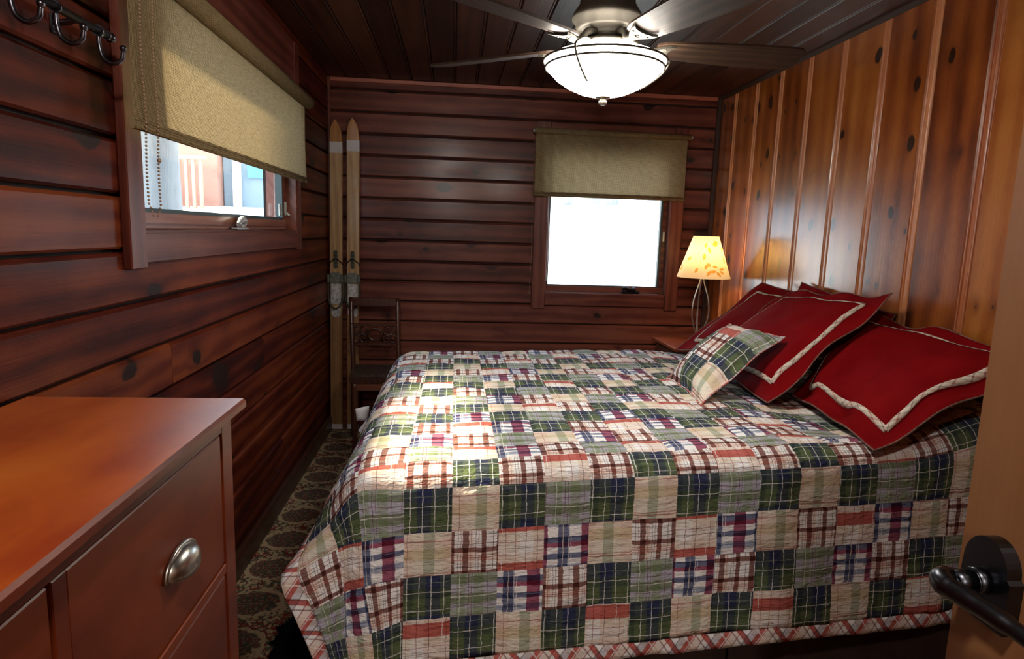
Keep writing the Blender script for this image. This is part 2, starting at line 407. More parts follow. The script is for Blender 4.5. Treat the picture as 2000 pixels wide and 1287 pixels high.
def emit(name, col, s):
    t = NT(name); e = t.n('ShaderNodeEmission'); e.inputs[0].default_value = (*col, 1); e.inputs[1].default_value = s
    t.l(e.outputs[0], t.out.inputs[0]); return t.m
def bowl_mat():
    t = NT('lit_frosted_bowl'); t.b.inputs['Base Color'].default_value = (.9, .87, .8, 1); t.b.inputs['Roughness'].default_value = .3
    t.b.inputs['Emission Color'].default_value = (1, .93, .82, 1); t.b.inputs['Emission Strength'].default_value = 26
    return t.m
M['bowl'] = bowl_mat()

def lampshade_mat():
    t = NT('leaf_print_lampshade'); uvn = t.n('ShaderNodeUVMap'); uvn.uv_map = 'UVMap'
    sp = t.n('ShaderNodeSeparateXYZ'); t.l(uvn.outputs[0], sp.inputs[0])
    mask = None
    # leaves: (u, v, angle, length, width) in shade metres (u around, v up)
    L = [(.00,.045,.2,.030,.011),(.030,.030,-.9,.028,.011),(-.035,.075,1.2,.030,.011),(-.022,.035,1.0,.03,.011),(.055,.060,.05,.030,.010),(.052,.040,-.7,.026,.010),
         (-.02,.085,2.2,.024,.009),(.012,.075,-.3,.024,.009),(-.05,.135,1.5,.032,.013),(-.018,.175,-1.0,.034,.014),(-.045,.205,1.2,.030,.012),(.035,.215,.3,.045,.024),
         (.095,.115,1.6,.03,.013),(.10,.18,1.2,.03,.014),(-.085,.05,1.3,.026,.010),(.15,.07,.8,.03,.012),(.19,.15,2.0,.03,.013),(-.15,.12,.7,.03,.012),(-.2,.06,1.4,.03,.012),(.27,.1,.5,.03,.013),(-.28,.16,1.1,.03,.013)]
    for (cu, cv, an, ln, wd) in L:
        du = t.math('SUBTRACT', sp.outputs[0], cu); dv = t.math('SUBTRACT', sp.outputs[1], cv)
        ca, sa = math.cos(an), math.sin(an)
        ln *= 1.35; wd *= 1.5
        p = t.math('ADD', t.math('MULTIPLY', du, ca/ln*1.6), t.math('MULTIPLY', dv, sa/ln*1.6))
        q = t.math('ADD', t.math('MULTIPLY', du, -sa/wd*1.2), t.math('MULTIPLY', dv, ca/wd*1.2))
        r = t.math('ADD', t.math('MULTIPLY', p, p), t.math('ABSOLUTE', q))
        k = t.math('LESS_THAN', r, .62)
        mask = k if mask is None else t.math('MAXIMUM', mask, k)
    col = t.mix(mask, (.86, .78, .66), (.62, .36, .09))
    d = t.n('ShaderNodeBsdfDiffuse'); t.l(col, d.inputs[0]); tr = t.n('ShaderNodeBsdfTranslucent'); t.l(col, tr.inputs[0])
    mx = t.n('ShaderNodeMixShader'); mx.inputs[0].default_value = .5; t.l(d.outputs[0], mx.inputs[1]); t.l(tr.outputs[0], mx.inputs[2])
    t.l(mx.outputs[0], t.out.inputs[0]); return t.m
M['lampshade'] = lampshade_mat()

def carpet_mat():
    t = NT('persian_pattern_carpet'); tc = t.n('ShaderNodeTexCoord'); sp = t.n('ShaderNodeSeparateXYZ'); t.l(tc.outputs['Object'], sp.inputs[0])
    wv = t.noise(tc.outputs['Object'], 38, 2); w2 = t.noise(tc.outputs['Object'], 90, 2)
    wob = t.math('MULTIPLY', t.math('SUBTRACT', wv, .5), .055)
    X = t.math('DIVIDE', t.math('ADD', t.math('ADD', sp.outputs[0], .712), wob), .36); Y = t.math('DIVIDE', t.math('SUBTRACT', t.math('SUBTRACT', sp.outputs[1], 2.995), wob), .2455)
    def cell(v): return t.math('SUBTRACT', t.math('FRACT', t.math('ADD', v, .5)), .5)
    def dist(cx, cy, ax, ay):
        p = t.math('DIVIDE', cx, ax); q = t.math('DIVIDE', cy, ay)
        return t.math('SQRT', t.math('ADD', t.math('MULTIPLY', p, p), t.math('MULTIPLY', q, q)))
    c1x, c1y = cell(X), cell(Y); c2x, c2y = cell(t.math('ADD', X, .5)), cell(t.math('ADD', Y, .5))
    d1 = dist(c1x, c1y, .25, .31); d2 = dist(c2x, c2y, .25, .31)
    base = (.52, .40, .25); dg = (.075, .085, .062); rd = (.23, .035, .030); gr = (.10, .15, .09)
    # scroll work
    vo = t.n('ShaderNodeTexVoronoi', feature='DISTANCE_TO_EDGE'); t.l(tc.outputs['Object'], vo.inputs[0]); vo.inputs['Scale'].default_value = 34
    scr = t.math('LESS_THAN', vo.outputs['Distance'], .11)
    n3 = t.noise(tc.outputs['Object'], 14, 1)
    n4 = t.noise(tc.outputs['Object'], 58, 2, .6)
    sc = t.mix(t.math('GREATER_THAN', n3, .53), dg, rd)
    col = t.mix(t.math('MULTIPLY', scr, t.math('GREATER_THAN', n3, .42)), base, sc)
    col = t.mix(t.math('GREATER_THAN', n4, .54), col, t.mix(t.math('GREATER_THAN', w2, .5), rd, gr))
    # red/gold four-petal motif in the free cells
    a = t.math('ARCTAN2', c2y, c2x); rr = t.math('SUBTRACT', d2, t.math('MULTIPLY', t.math('COSINE', t.math('MULTIPLY', a, 8)), .18))
    col = t.mix(t.math('LESS_THAN', rr, .82), col, t.mix(t.math('GREATER_THAN', n4, .50), (.30, .19, .10), rd))
    col = t.mix(t.math('LESS_THAN', t.math('ABSOLUTE', t.math('SUBTRACT', d2, .35)), .10), col, dg)
    # dark green oval medallions
    col = t.mix(t.math('LESS_THAN', d1, 1.22), col, base)
    col = t.mix(t.math('LESS_THAN', d1, 1.0), col, t.mix(t.math('GREATER_THAN', n4, .47), dg, t.mix(t.math('GREATER_THAN', w2, .48), (.24, .21, .14), (.20, .06, .05))))
    # pile tufts
    tf = t.n('ShaderNodeTexVoronoi'); t.l(tc.outputs['Object'], tf.inputs[0]); tf.inputs['Scale'].default_value = 330
    col = t.mix(.35, col, t.mix(t.math('MULTIPLY', tf.outputs['Distance'], 1.1), col, (.01, .01, .01), 'MIX'))
    t.l(col, t.b.inputs['Base Color']); t.b.inputs['Roughness'].default_value = .95; t.b.inputs['Specular IOR Level'].default_value = .1
    t.l(t.bump(tf.outputs['Distance'], .6, .004), t.b.inputs['Normal']); return t.m
M['carpet'] = carpet_mat()

# ------------------------------------------------------------------ room
XL, XR, YB, YF, H = -.843, 1.824, 4.472, -.16, 2.35
STEP = .1396; ZJ = [2.2815-STEP*k for k in range(17)]
W1 = (1.815, 3.50, 1.352, 2.12)       # window_1 opening: y0,y1,z0,z1 in the left wall
W2 = (.64, 1.51, .972, 1.93)          # window_2 opening: x0,x1,z0,z1 in the back wall

def board_rows(mb, place, u0, u1, opening, thick=.022, gap=.0045, lips=.006, joints=None):
    """horizontal planks; place(u, depth, z) -> xyz ; depth 0 = face, thick = back"""
    zs = [H+.02]+ZJ+[-.02]
    for zt, zb in zip(zs, zs[1:]):
        a, b = zb+gap, zt-gap
        if b-a < .01: continue
        pieces = []
        o = opening
        if o is None or b <= o[2] or a >= o[3]: pieces = [(u0, u1, a, b)]
        else:
            pieces = [(u0, o[0], a, b), (o[1], u1, a, b)]
            if a < o[2]: pieces.append((o[0], o[1], a, o[2]))
            if b > o[3]: pieces.append((o[0], o[1], o[3], b))
        out = []
        for (p, q, r, s_) in pieces:                 # butt joints where real planks end
            if joints and q-p > 1.6:
                k = p+(q-p)*(.25+.5*random.random()); out += [(p, k-.001, r, s_), (k+.001, q, r, s_)]
            else: out.append((p, q, r, s_))
        for (p, q, r, s_) in out:
            prof = [(thick, r), (lips, r), (0, r+lips), (0, s_-lips*1.6), (lips*1.6, s_), (thick, s_)]
            A = [mb.bm.verts.new(place(p, d, z)) for d, z in prof]; B = [mb.bm.verts.new(place(q, d, z)) for d, z in prof]
            n = len(prof)
            for i in range(n): mb.bm.faces.new((A[i], A[(i+1) % n], B[(i+1) % n], B[i]))
            mb.bm.faces.new(A[::-1]); mb.bm.faces.new(B)

# left wall
mb = MB(); board_rows(mb, lambda u, d, z: (XL-d, u, z), YF, YB, W1, joints=True)
o_ = W1
for (a, b, c, d) in ((YF, o_[0], -.02, H+.05), (o_[1], YB+.15, -.02, H+.05), (o_[0], o_[1], -.02, o_[2]), (o_[0], o_[1], o_[3], H+.05)):
    mb.box(XL-.15, XL-.021, a, b, c, d, mi=1)
mb.build('wall_left', [M['wall_left'], M['darkgap']], kind='structure', label='dark red horizontal plank wall with the wide window')
# back wall
mb = MB(); board_rows(mb, lambda u, d, z: (u, YB+d, z), XL, XR, W2)
o_ = W2
for (a, b, c, d) in ((XL-.15, o_[0], -.02, H+.05), (o_[1], XR+.12, -.02, H+.05), (o_[0], o_[1], -.02, o_[2]), (o_[0], o_[1], o_[3], H+.05)):
    mb.box(a, b, YB+.021, YB+.15, c, d, mi=1)
mb.build('wall_back', [M['wall_back'], M['darkgap']], kind='structure', label='dark horizontal plank wall at the end of the room')
# right wall: knotty pine boards with a beaded strip at each joint
mb = MB(); GJ = [4.226-.2975*k for k in range(16)]
ys = [YB]+GJ+[YF]
for a, b in zip(ys, ys[1:]):
    if a-b < .05: continue
    hi = a-(.0225 if a != YB else 0); lo = b+(.0225 if b != YF else 0)
    c = .004
    mb.prism([(XR+.02, lo), (XR+c, lo), (XR, lo+c), (XR, hi-c), (XR+c, hi), (XR+.02, hi)], -.02, H+.02, 'z')
for y in GJ:                                        # groove | bead | flat | bead | groove
    pr = [(XR+.02, y-.0205), (XR+.006, y-.0205)]
    for cy in (-.0155, .0155):
        pr += [(XR+.005-.006*math.sin(PI*k/6), y+cy-.004*math.cos(PI*k/6)) for k in range(7)]
        if cy < 0: pr += [(XR+.007, y-.009), (XR+.003, y-.006), (XR+.003, y+.006), (XR+.007, y+.009)]
    pr += [(XR+.006, y+.0205), (XR+.02, y+.0205)]
    mb.prism(pr, -.02, H+.02, 'z', mi=1)
mb.box(XR+.02, XR+.12, YF-.2, YB+.15, -.02, H+.05, mi=2)
mb.build('wall_right', [M['pine'], M['bead'], M['darkgap']], kind='structure', label='amber knotty pine wall of upright boards')
# ceiling boards along the room
mb = MB(); x = XL-.0155
while x < XR+.02:
    a, b = x+.002, min(x+.1415-.002, XR+.03); c = .004
    if b-a > .01:
        mb.prism([(a, H+.02), (a, H+c), (a+c, H), (b-.014, H), (b-.012, H+.004), (b-.008, H-.001), (b-.003, H-.001), (b, H+c), (b, H+.02)], YF, YB, 'y')
    x += .1415
mb.box(XL-.2, XR+.2, YF-.2, YB+.2, H+.02, H+.12, mi=1)
mb.build('ceiling', [M['ceil'], M['darkgap']], kind='structure', label='dark stained plank ceiling')
MB().box(XL-.15, XR+.12, YF-1.6, YB+.15, -.08, 0).build('floor', M['carpet'], kind='structure', label='patterned oriental style carpet')
# front wall with the doorway the camera stands in
mb = MB(); D0, D1, DZ = -.22, .62, 2.05
mb.box(XL-.1, D0, YF-.12, YF, 0, H); mb.box(D1+.03, XR+.1, YF-.12, YF, 0, H); mb.box(D0, D1+.03, YF-.12, YF, DZ, H)
mb.build('wall_front', M['wall_back'], kind='structure')
mb = MB(); mb.box(XL-.15, XR+.15, -1.75, -1.65, 0, H+.05); mb.box(XL-.25, XL-.15, -1.75, YF-.12, 0, H+.05); mb.box(XR+.12, XR+.2, -1.75, YF-.12, 0, H+.05)
mb.box(XL-.2, XR+.2, -1.75, YF-.12, H+.02, H+.1)
mb.build('wall_hall', M['plaster'], kind='structure')
# trims
mb = MB(); mb.box(XL+.018, XR-.02, YB-.016, YB+.002, H-.028, H-.002, .003, mi=0)
mb.build('trim_1', wood('cornice_lath', [(.2, (.20, .05, .03)), (.8, (.42, .13, .08))], 'X', rough=.4), kind='structure', label='thin red lath where the end wall meets the ceiling')
MB().box(XL, XL+.018, YB-.02, YB, .0, H-.002, .002).build('trim_2', M['trimZ'], kind='structure')
MB().box(XR-.03, XR, YB-.022, YB, .0, H-.002, .003).build('trim_3', wood('dark_corner_strip', [(.2, (.012, .006, .005)), (.8, (.045, .016, .011))], 'Z', rough=.5), kind='structure')
MB().prism([(XR, H), (XR-.018, H), (XR-.018, H-.008), (XR-.004, H-.024), (XR, H-.024)], YF, YB-.022, 'y').build('trim_4', plain('dark_cove', (.03, .012, .008), .75), kind='structure')
bbp = [(XL, 0), (XL+.026, 0), (XL+.026, .075), (XL+.018, .088), (XL+.010, .094), (XL, .094)]
MB().prism(bbp, YF, YB, 'y').build('baseboard_left', wood('dark_skirting', [(.2, (.015, .006, .004)), (.8, (.06, .02, .012))], 'Y', rough=.35), kind='structure')
MB().box(XL+.03, XR, YB-.016, YB, 0, .09, .004).build('baseboard_back', M['trimX'], kind='structure')

# ---------------------------------------------------------------- window_1 (left)
w = thing('window_1', (XL, 2.66, 1.35), kind='structure', label='wide window in the left wall behind the half drawn roller shade')
tk = .022; fx = XL+tk
MB().box(XL-.001, fx, 1.728, 1.815, 1.255, 2.30, .003).build('casing_board', M['trimZ'], w)
MB().box(XL-.001, fx, 3.50, 3.585, 1.255, 2.30, .003).build('casing_board', M['trimZ'], w)
MB().box(XL-.001, fx-.004, 1.816, 3.499, 1.268, 1.350, .003).build('apron_board', M['trimY'], w)
MB().box(XL-.001, fx-.004, 1.816, 3.499, 2.06, 2.30, .003).build('head_board', M['trimY'], w)
mb = MB()   # jamb liner
mb.box(XL-.13, fx-.003, 1.790, 1.816, 1.34, 2.06); mb.box(XL-.13, fx-.003, 3.478, 3.50, 1.34, 2.06); mb.box(XL-.13, fx-.008, 1.816, 3.478, 1.340, 1.356, .002); mb.box(XL-.13, fx-.008, 1.80, 3.49, 2.04, 2.062)
mb.build('window_frame', M['trimY'], w)
mb = MB()   # sash: bottom and top rails, stiles
mb.box(-.915, -.875, 1.816, 3.478, 1.357, 1.410, .004); mb.box(-.915, -.875, 1.816, 3.478, 1.97, 2.03, .004)
mb.box(-.915, -.875, 1.817, 1.86, 1.41, 1.97, .004); mb.box(-.915, -.875, 3.405, 3.470, 1.41, 1.97, .004)
mb.box(-.873, -.868, 1.82, 3.47, 1.372, 1.376); mb.build('sash', wood('sash_wood', [(.2, (.09, .022, .014)), (.6, (.21, .06, .04)), (.9, (.36, .15, .10))], 'Y', rough=.34, coat=.2, ring=60), w)
mb = MB(); mb.box(-.905, -.872, 1.86, 3.405, 1.406, 1.418); mb.box(-.905, -.872, 3.393, 3.405, 1.41, 1.97); mb.box(-.905, -.872, 1.86, 1.87, 1.41, 1.97)
mb.build('glazing_seal', M['seal'], w)
mb = MB(); mb.grid(lambda a, b: (-.896, 1.865+1.535*a, 1.412+.56*b), 1, 1); mb.build('glass_pane', M['glass'], w)
cr = MB()   # folding crank handle on the sill
cr.box(-.872, -.838, 2.62, 2.74, 1.357, 1.366, .003)
cr.tube(bez([(-.862, 2.70, 1.365), (-.850, 2.70, 1.392), (-.842, 2.66, 1.395), (-.836, 2.60, 1.378)], 6), [.016, .018, .019, .02, .02, .019, .018, .018, .017, .016, .015, .014, .013, .012, .011, .010, .009, .008, .008][:19], 10)
cr.sphere((-.862, 2.73, 1.385), .018, (.8, 1.2, 1))
cr.build('crank_handle', M['galv'], w)
mb = MB(); mb.box(-.874, -.862, 3.425, 3.447, 1.43, 1.50, .004); mb.tube([(-.866, 3.437, 1.45), (-.845, 3.43, 1.43)], .006, 8)
mb.build('sash_lock', M['alu'], w)
MB().box(-.874, -.868, 3.33, 3.375, 1.425, 1.487, .003).build('sensor_box', M['alu'], w)

# ---------------------------------------------------------------- window_2 (back)
w = thing('window_2', (1.075, YB, .97), kind='structure', label='square window in the end wall with white snow outside')
fy = YB-.022
MB().box(.545, .640, fy, YB+.001, .858, 2.13, .003).build('casing_board', M['trimZ'], w)
MB().box(1.510, 1.600, fy, YB+.001, .858, 2.13, .003).build('casing_board', M['trimZ'], w)
MB().box(.641, 1.509, fy+.003, YB+.001, .882, .970, .003).build('apron_board', M['trimX'], w)
MB().box(.641, 1.509, fy+.003, YB+.001, 1.92, 2.13, .003).build('head_board', M['trimX'], w)
mb = MB(); mb.box(.625, .642, fy+.005, YB+.12, .96, 1.94); mb.box(1.508, 1.525, fy+.005, YB+.12, .96, 1.94); mb.box(.642, 1.508, fy+.008, YB+.12, .957, .974, .002); mb.box(.642, 1.508, fy+.008, YB+.12, 1.915, 1.94)
mb.build('window_frame', M['trimZ'], w)
mb = MB(); mb.box(.643, 1.507, YB+.03, YB+.07, .975, 1.018, .004); mb.box(.643, 1.507, YB+.03, YB+.07, 1.88, 1.914, .004); mb.box(.643, .655, YB+.03, YB+.07, 1.018, 1.88); mb.box(1.470, 1.507, YB+.03, YB+.07, 1.018, 1.88, .004)
mb.build('sash', M['trimX'], w)
mb = MB(); mb.box(.655, 1.470, YB+.035, YB+.06, 1.013, 1.026); mb.box(.655, .666, YB+.035, YB+.06, 1.018, 1.88); mb.box(1.455, 1.470, YB+.028, YB+.06, 1.018, 1.88); mb.build('glazing_seal', M['seal'], w)
mb = MB(); mb.grid(lambda a, b: (.660+.80*a, YB+.046, 1.02+.86*b), 1, 1); mb.build('glass_pane', M['glass'], w)
mb = MB(); mb.box(1.20, 1.33, YB+.005, YB+.03, .974, .992, .005); mb.tube(bez([(1.26, YB+.015, .99), (1.235, YB+.005, 1.012), (1.20, YB, 1.010)], 5), .010, 8); mb.sphere((1.285, YB+.012, 1.004), .016, (1.2, .8, .9)); mb.build('crank_handle', M['black_iron'], w)
MB().box(1.478, 1.492, YB+.020, YB+.031, 1.35, 1.42, .003).build('sash_lock', M['alu'], w)
mb = MB(); mb.tube(bez([(.650, YB+.0, 1.90), (.645, YB-.004, 1.6), (.652, YB-.002, 1.30), (.648, YB, 1.05)], 8), .0028, 6); mb.build('sensor_wire', M['white'], w)

# ---------------------------------------------------------------- roller shades
def roller(label, along, u0, u1, plane, inward, ztube, zbot, rtube, group):
    """along: 'y' or 'x'; plane: coordinate of the cloth; inward: +1/-1 direction into the room"""
    mid = (u0+u1)/2
    base = (plane, mid, zbot) if along == 'y' else (mid, plane, zbot)
    t = thing('roller_shade', base, label, 'window shade', group)
    def pt(u, d, z): return (plane+inward*d, u, z) if along == 'y' else (u, plane+inward*d, z)
    f = MB()
    zt = ztube
    def fn(a, b):
        u = u0+.012+(u1-u0-.03)*a; z = zbot+(zt-zbot)*b
        wv = .004*math.sin(a*34+b*2)*b*(1-b)*2+.002*math.sin(a*90)
        curl = .006*(1-b)**6
        return pt(u, wv+curl, z)
    f.grid(fn, 90, 30, uvfn=lambda i, j, a, b: ((u1-u0)*a/90, (zt-zbot)*b/30))
    f.build('shade_cloth', M['shade'], t)
    h = MB(); n = 10       # hem pocket with its slat
    prof = [(.0075*math.cos(2*PI*k/n), .016*math.sin(2*PI*k/n)) for k in range(n)]
    uvl = h.bm.loops.layers.uv.new('UVMap')
    A = [h.bm.verts.new(pt(u0+.006, d, zbot+.013+z)) for d, z in prof]; B = [h.bm.verts.new(pt(u1-.010, d, zbot+.013+z)) for d, z in prof]
    for i in range(n):
        fc = h.bm.faces.new((A[i], A[(i+1) % n], B[(i+1) % n], B[i])); fc.smooth = True
        for l, uv in zip(fc.loops, ((0, i*.004), (0, i*.004+.004), (u1-u0, i*.004+.004), (u1-u0, i*.004))): l[uvl].uv = uv
    h.bm.faces.new(A[::-1]); h.bm.faces.new(B)
    h.build('hem_bar', M['shade'], t)
    r = MB(); uvl = r.bm.loops.layers.uv.new('UVMap'); n = 24
    A = []; B = []
    for k in range(n):
        a = 2*PI*k/n
        A.append(r.bm.verts.new(pt(u0, rtube*.55+rtube*math.cos(a), zt+rtube*.7+rtube*math.sin(a)))); B.append(r.bm.verts.new(pt(u1, rtube*.55+rtube*math.cos(a), zt+rtube*.7+rtube*math.sin(a))))
    for k in range(n):
        fc = r.bm.faces.new((A[k], A[(k+1) % n], B[(k+1) % n], B[k])); fc.smooth = True
        for l, uv in zip(fc.loops, ((0, k*rtube*.26), (0, (k+1)*rtube*.26), (u1-u0, (k+1)*rtube*.26), (u1-u0, k*rtube*.26))): l[uvl].uv = uv
    r.bm.faces.new(A[::-1]); r.bm.faces.new(B)
    r.build('roller_tube', M['shade'], t)
    for u, s_ in ((u0, -1), (u1, 1)):
        MB().tube([pt(u, rtube*.55, zt+rtube*.7), pt(u+s_*.012, rtube*.55, zt+rtube*.7)], rtube*.55, 12).build('end_pin', M['alu'], t)
    return t, pt
t1, pt1 = roller('large woven tan roller shade on the wide left window, glowing with sun', 'y', 1.640, 3.46, -.765, 1, 1.975, 1.600, .030, 'woven roller shades')
c = MB()
for dx, yy in ((.006, 1.690), (.006, 1.755)):
    for k in range(66):
        z = 2.0-k*.0093
        c.sphere((-.765+dx+.004, yy+.004*math.sin(k*.2)+(0.02 if k > 62 else 0)*(1 if yy < 1.72 else -1)*(k-62)/3, z), .0030, n=6)
c.sphere((-.755, 1.757, 1.535), .006, n=8)
c.build('bead_chain', M['chain'], t1)
t2, pt2 = roller('smaller woven tan roller shade above the end wall window', 'x', .522, 1.597, 4.402, -1, 2.045, 1.633, .020, 'woven roller shades')
c = MB()
for k in range(110):
    c.sphere((.529+.003*math.sin(k*.1), 4.425, 2.0-k*.0095), .0026, n=6)
c.build('bead_chain', M['chain'], t2)

# ---------------------------------------------------------------- ceiling fan
FX, FY = .472, 2.133
fan = thing('ceiling_fan', (FX, FY, H), 'dark bronze five blade ceiling fan with glowing white bowl light', 'ceiling fan')
MB().lathe([(0, H), (.075, H), (.082, H-.03), (.078, H-.10), (.074, H-.20), (.080, H-.225), (.088, H-.235), (.088, H-.243), (.092, H-.250), (.108, H-.275), (.111, H-.285), (.111, H-.292), (.100, H-.297), (.098, H-.318), (.090, H-.325), (.066, H-.330), (.062, H-.345), (.064, H-.352), (.080, H-.358), (.100, H-.363), (.104, H-.368), (.102, H-.374), (0, H-.374)], (FX, FY, 0), 56).build('motor_housing', M['bronze'], fan)
zb = 1.825
bp = [(.0, zb), (.04, zb+.003), (.08, zb+.013), (.12, zb+.031), (.155, zb+.054), (.178, zb+.077), (.190, zb+.095), (.194, zb+.106), (.188, zb+.115), (.165, zb+.125), (.125, zb+.140), (.104, zb+.150)]
MB().lathe(bp, (FX, FY, 0), 64).build('light_bowl', M['bowl'], fan)
rg = MB()
for rr, zz in ((.197, zb+.108), (.1905, zb+.088)):
    rg.tube([(FX+rr*math.cos(2*PI*k/72), FY+rr*math.sin(2*PI*k/72), zz) for k in range(73)], .0036, 8, caps=False)
rg.build('bowl_ring', M['bronze'], fan)
for k in range(3):
    a = math.radians(-128+120*k); st = MB()
    P = [(.100, zb+.150), (.150, zb+.146), (.203, zb+.118), (.200, zb+.094), (.176, zb+.066), (.135, zb+.036), (.118, zb+.027)]
    st.tube(bez([(FX+r*math.cos(a), FY+r*math.sin(a), z) for r, z in P], 6), .0034, 8)
    st.build('bowl_strap', M['bronze'], fan)
MB().lathe([(.0, zb+.004), (.022, zb+.002), (.024, zb-.003), (.010, zb-.006), (.010, zb-.010), (.014, zb-.013), (.013, zb-.022), (.006, zb-.026), (0, zb-.027)], (FX, FY, 0), 20).build('finial', M['steelrod'], fan)
def fan_blade(k):
    a = math.radians(1.6+72*k)
    R = Matrix.Translation((FX, FY, 1.982)) @ Matrix.Rotation(a, 4, 'Z')
    b = MB(); n = 22
    for zz in (-.003, .003):
        pass
    top, bot = [], []
    outl = []
    for i in range(n+1):
        s_ = i/n; x = .165+.495*s_; wd = .050+.026*math.sin(min(1, s_*1.25)*PI/2)
        if s_ > .93: wd *= 1-.35*((s_-.93)/.07)**2
        if s_ < .06: wd *= .72+.28*s_/.06
        outl.append((x, wd))
    pts = [(x, wd) for x, wd in outl]+[(x-.012*(0), -wd*.92) for x, wd in outl[::-1]]
    b.prism(pts, -.0035, .0035, 'z')
    bo = b.build('fan_blade', M['blade'], fan, loc=(0, 0, 0))
    bo.matrix_local = Matrix.Translation((0, 0, 1.982-H)) @ Matrix.Rotation(a, 4, 'Z') @ Matrix.Rotation(math.radians(-12), 4, 'X')
    br = MB()
    arm = bez([(.062, 0, .028), (.095, 0, .022), (.120, 0, -.004), (.150, 0, -.010), (.175, 0, -.008)], 5)
    br.tube(arm, [.013]*6+[.011]*(len(arm)-6), 8)
    crescent = [(.150, .012), (.172, .026), (.205, .040), (.222, .042), (.210, .030), (.204, .010), (.204, -.010), (.210, -.030), (.222, -.042), (.205, -.040), (.172, -.026), (.150, -.012)]
    br.prism(crescent, -.013, -.005, 'z'); 
    for yy in (.026, -.026, 0): br.sphere((.192 if yy else .178, yy, -.014), .0045, (1, 1, .5), 8)
    bb = br.build('blade_bracket', M['bronze'], bo, loc=(0, 0, 0))
    return bo
for k in range(5): fan_blade(k)

# ---------------------------------------------------------------- dresser
DX, DY = -.415, 1.305; DH = 1.032; BXf = -.440
dr = thing('dresser', ((XL+DX)/2, .63, 0), 'glossy cherry red wooden dresser against the left wall, nearest the camera', 'dresser')
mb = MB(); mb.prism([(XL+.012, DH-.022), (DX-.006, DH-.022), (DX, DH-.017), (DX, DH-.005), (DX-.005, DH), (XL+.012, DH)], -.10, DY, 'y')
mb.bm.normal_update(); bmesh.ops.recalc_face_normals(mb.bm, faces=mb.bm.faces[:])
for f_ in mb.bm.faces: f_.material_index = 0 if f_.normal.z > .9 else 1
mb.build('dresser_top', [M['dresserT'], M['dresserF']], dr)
mb = MB(); y0, y1 = -.08, DY-.035; yR = y1-.052
mb.box(XL+.02, BXf-.004, y0, y1, .06, DH-.0225, .002)
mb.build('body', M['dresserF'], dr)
ys = [(.722, yR), (.16, .694), (-.06, .132)]
mb = MB()
mb.box(BXf-.004, BXf+.006, yR, y1, .0, DH-.0225, .0015); mb.box(BXf-.004, BXf+.006, .694, .722, .08, DH-.046, .0015); mb.box(BXf-.004, BXf+.006, .132, .16, .08, DH-.046, .0015)
mb.box(BXf-.004, BXf+.006, y0, yR, DH-.045, DH-.0225, .0015)
for zz in (.722, .458, .194): mb.box(BXf-.004, BXf+.0055, y0, yR, zz-.020, zz, .0015)
mb.build('face_frame', M['dresserF'], dr)
for yy in (DY-.085, y0+.05):
    for xx in (BXf-.05, XL+.05): MB().box(xx-.022, xx+.022, yy-.022, yy+.022, 0, .06, .003).build('leg', M['dresserF'], dr)
def cup_pull(parent, y, z):
    p = MB(); L = .054; X0 = BXf+.0045
    # hooded cup: half ellipse dome, open below, with a raised back plate rim
    def fn(a, b):
        th = PI*a; ph = PI/2*b          # a around half, b outwards
        yy = math.cos(th)*L*math.cos(ph*.98); zz = math.sin(th)*.030*math.cos(ph*.98)-.002; xx = .026*math.sin(ph)
        return (X0+xx, y-yy, z+zz)
    p.grid(fn, 28, 10)
    def lo(a, b):
        s_ = (a*2-1); ph = PI/2
        return (X0+.026*math.sqrt(max(0, 1-s_*s_))*(1 if b > .5 else .9), y+s_*L, z-.002-.010*b*math.sqrt(max(0, 1-s_*s_)))
    p.grid(lo, 28, 2)
    rim = [(X0+.0025, y-math.cos(PI*k/24)*(L+.004), z+math.sin(PI*k/24)*.034-.004) for k in range(25)]
    p.tube(rim, .0032, 8)
    o = p.build('cup_pull', M['nickel'], parent, solid=.0015); return o
for (a, b) in ys:
    for (z0, z1) in ((.724, DH-.047), (.460, .700), (.196, .436)):
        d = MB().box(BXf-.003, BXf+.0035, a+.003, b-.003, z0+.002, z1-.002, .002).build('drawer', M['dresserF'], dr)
        cup_pull(d, (a+b)/2+ (.045 if a > .5 else 0), (z0+z1)/2-.022 if z0 > .7 else (z0+z1)/2)

# ---------------------------------------------------------------- coat rack
rk = thing('coat_rack', (-.80, 1.25, 1.79), 'dark metal coat rail with curled hooks on the left wall', 'coat rack')
mb = MB(); mb.tube([(-.795, .86, 1.795), (-.795, 1.625, 1.795)], .0085, 12); mb.build('rail', M['black_iron'], rk)
mb = MB(); mb.sphere((-.795, 1.632, 1.795), .0115, (1, .8, 1)); mb.tube([(-.795, 1.612, 1.795), (-.795, 1.618, 1.795)], .0105, 12); mb.build('rail_end', M['pewter'], rk)
for y in (1.50, .95):
    mb = MB(); mb.box(XL-.001, XL+.005, y-.014, y+.014, 1.762, 1.802, .002); mb.tube(bez([(XL+.004, y, 1.785), (-.815, y, 1.788), (-.797, y, 1.794)], 4), .007, 8); mb.sphere((XL+.006, y, 1.770), .004, n=8)
    mb.build('wall_bracket', M['pewter'], rk)
for y in (1.05, 1.29, 1.425, 1.580):
    mb = MB(); mb.tube([(-.795, y-.0045, 1.795), (-.795, y+.0045, 1.795)], .0125, 16)
    path = bez([(-.795, y, 1.785), (-.794, y, 1.760), (-.787, y, 1.738), (-.768, y, 1.727), (-.749, y, 1.736), (-.744, y, 1.755)], 6)
    mb.tube(path, .0048, 10); mb.sphere((-.744, y, 1.760), .0075, n=12)
    mb.build('hook', M['pewter'], rk)

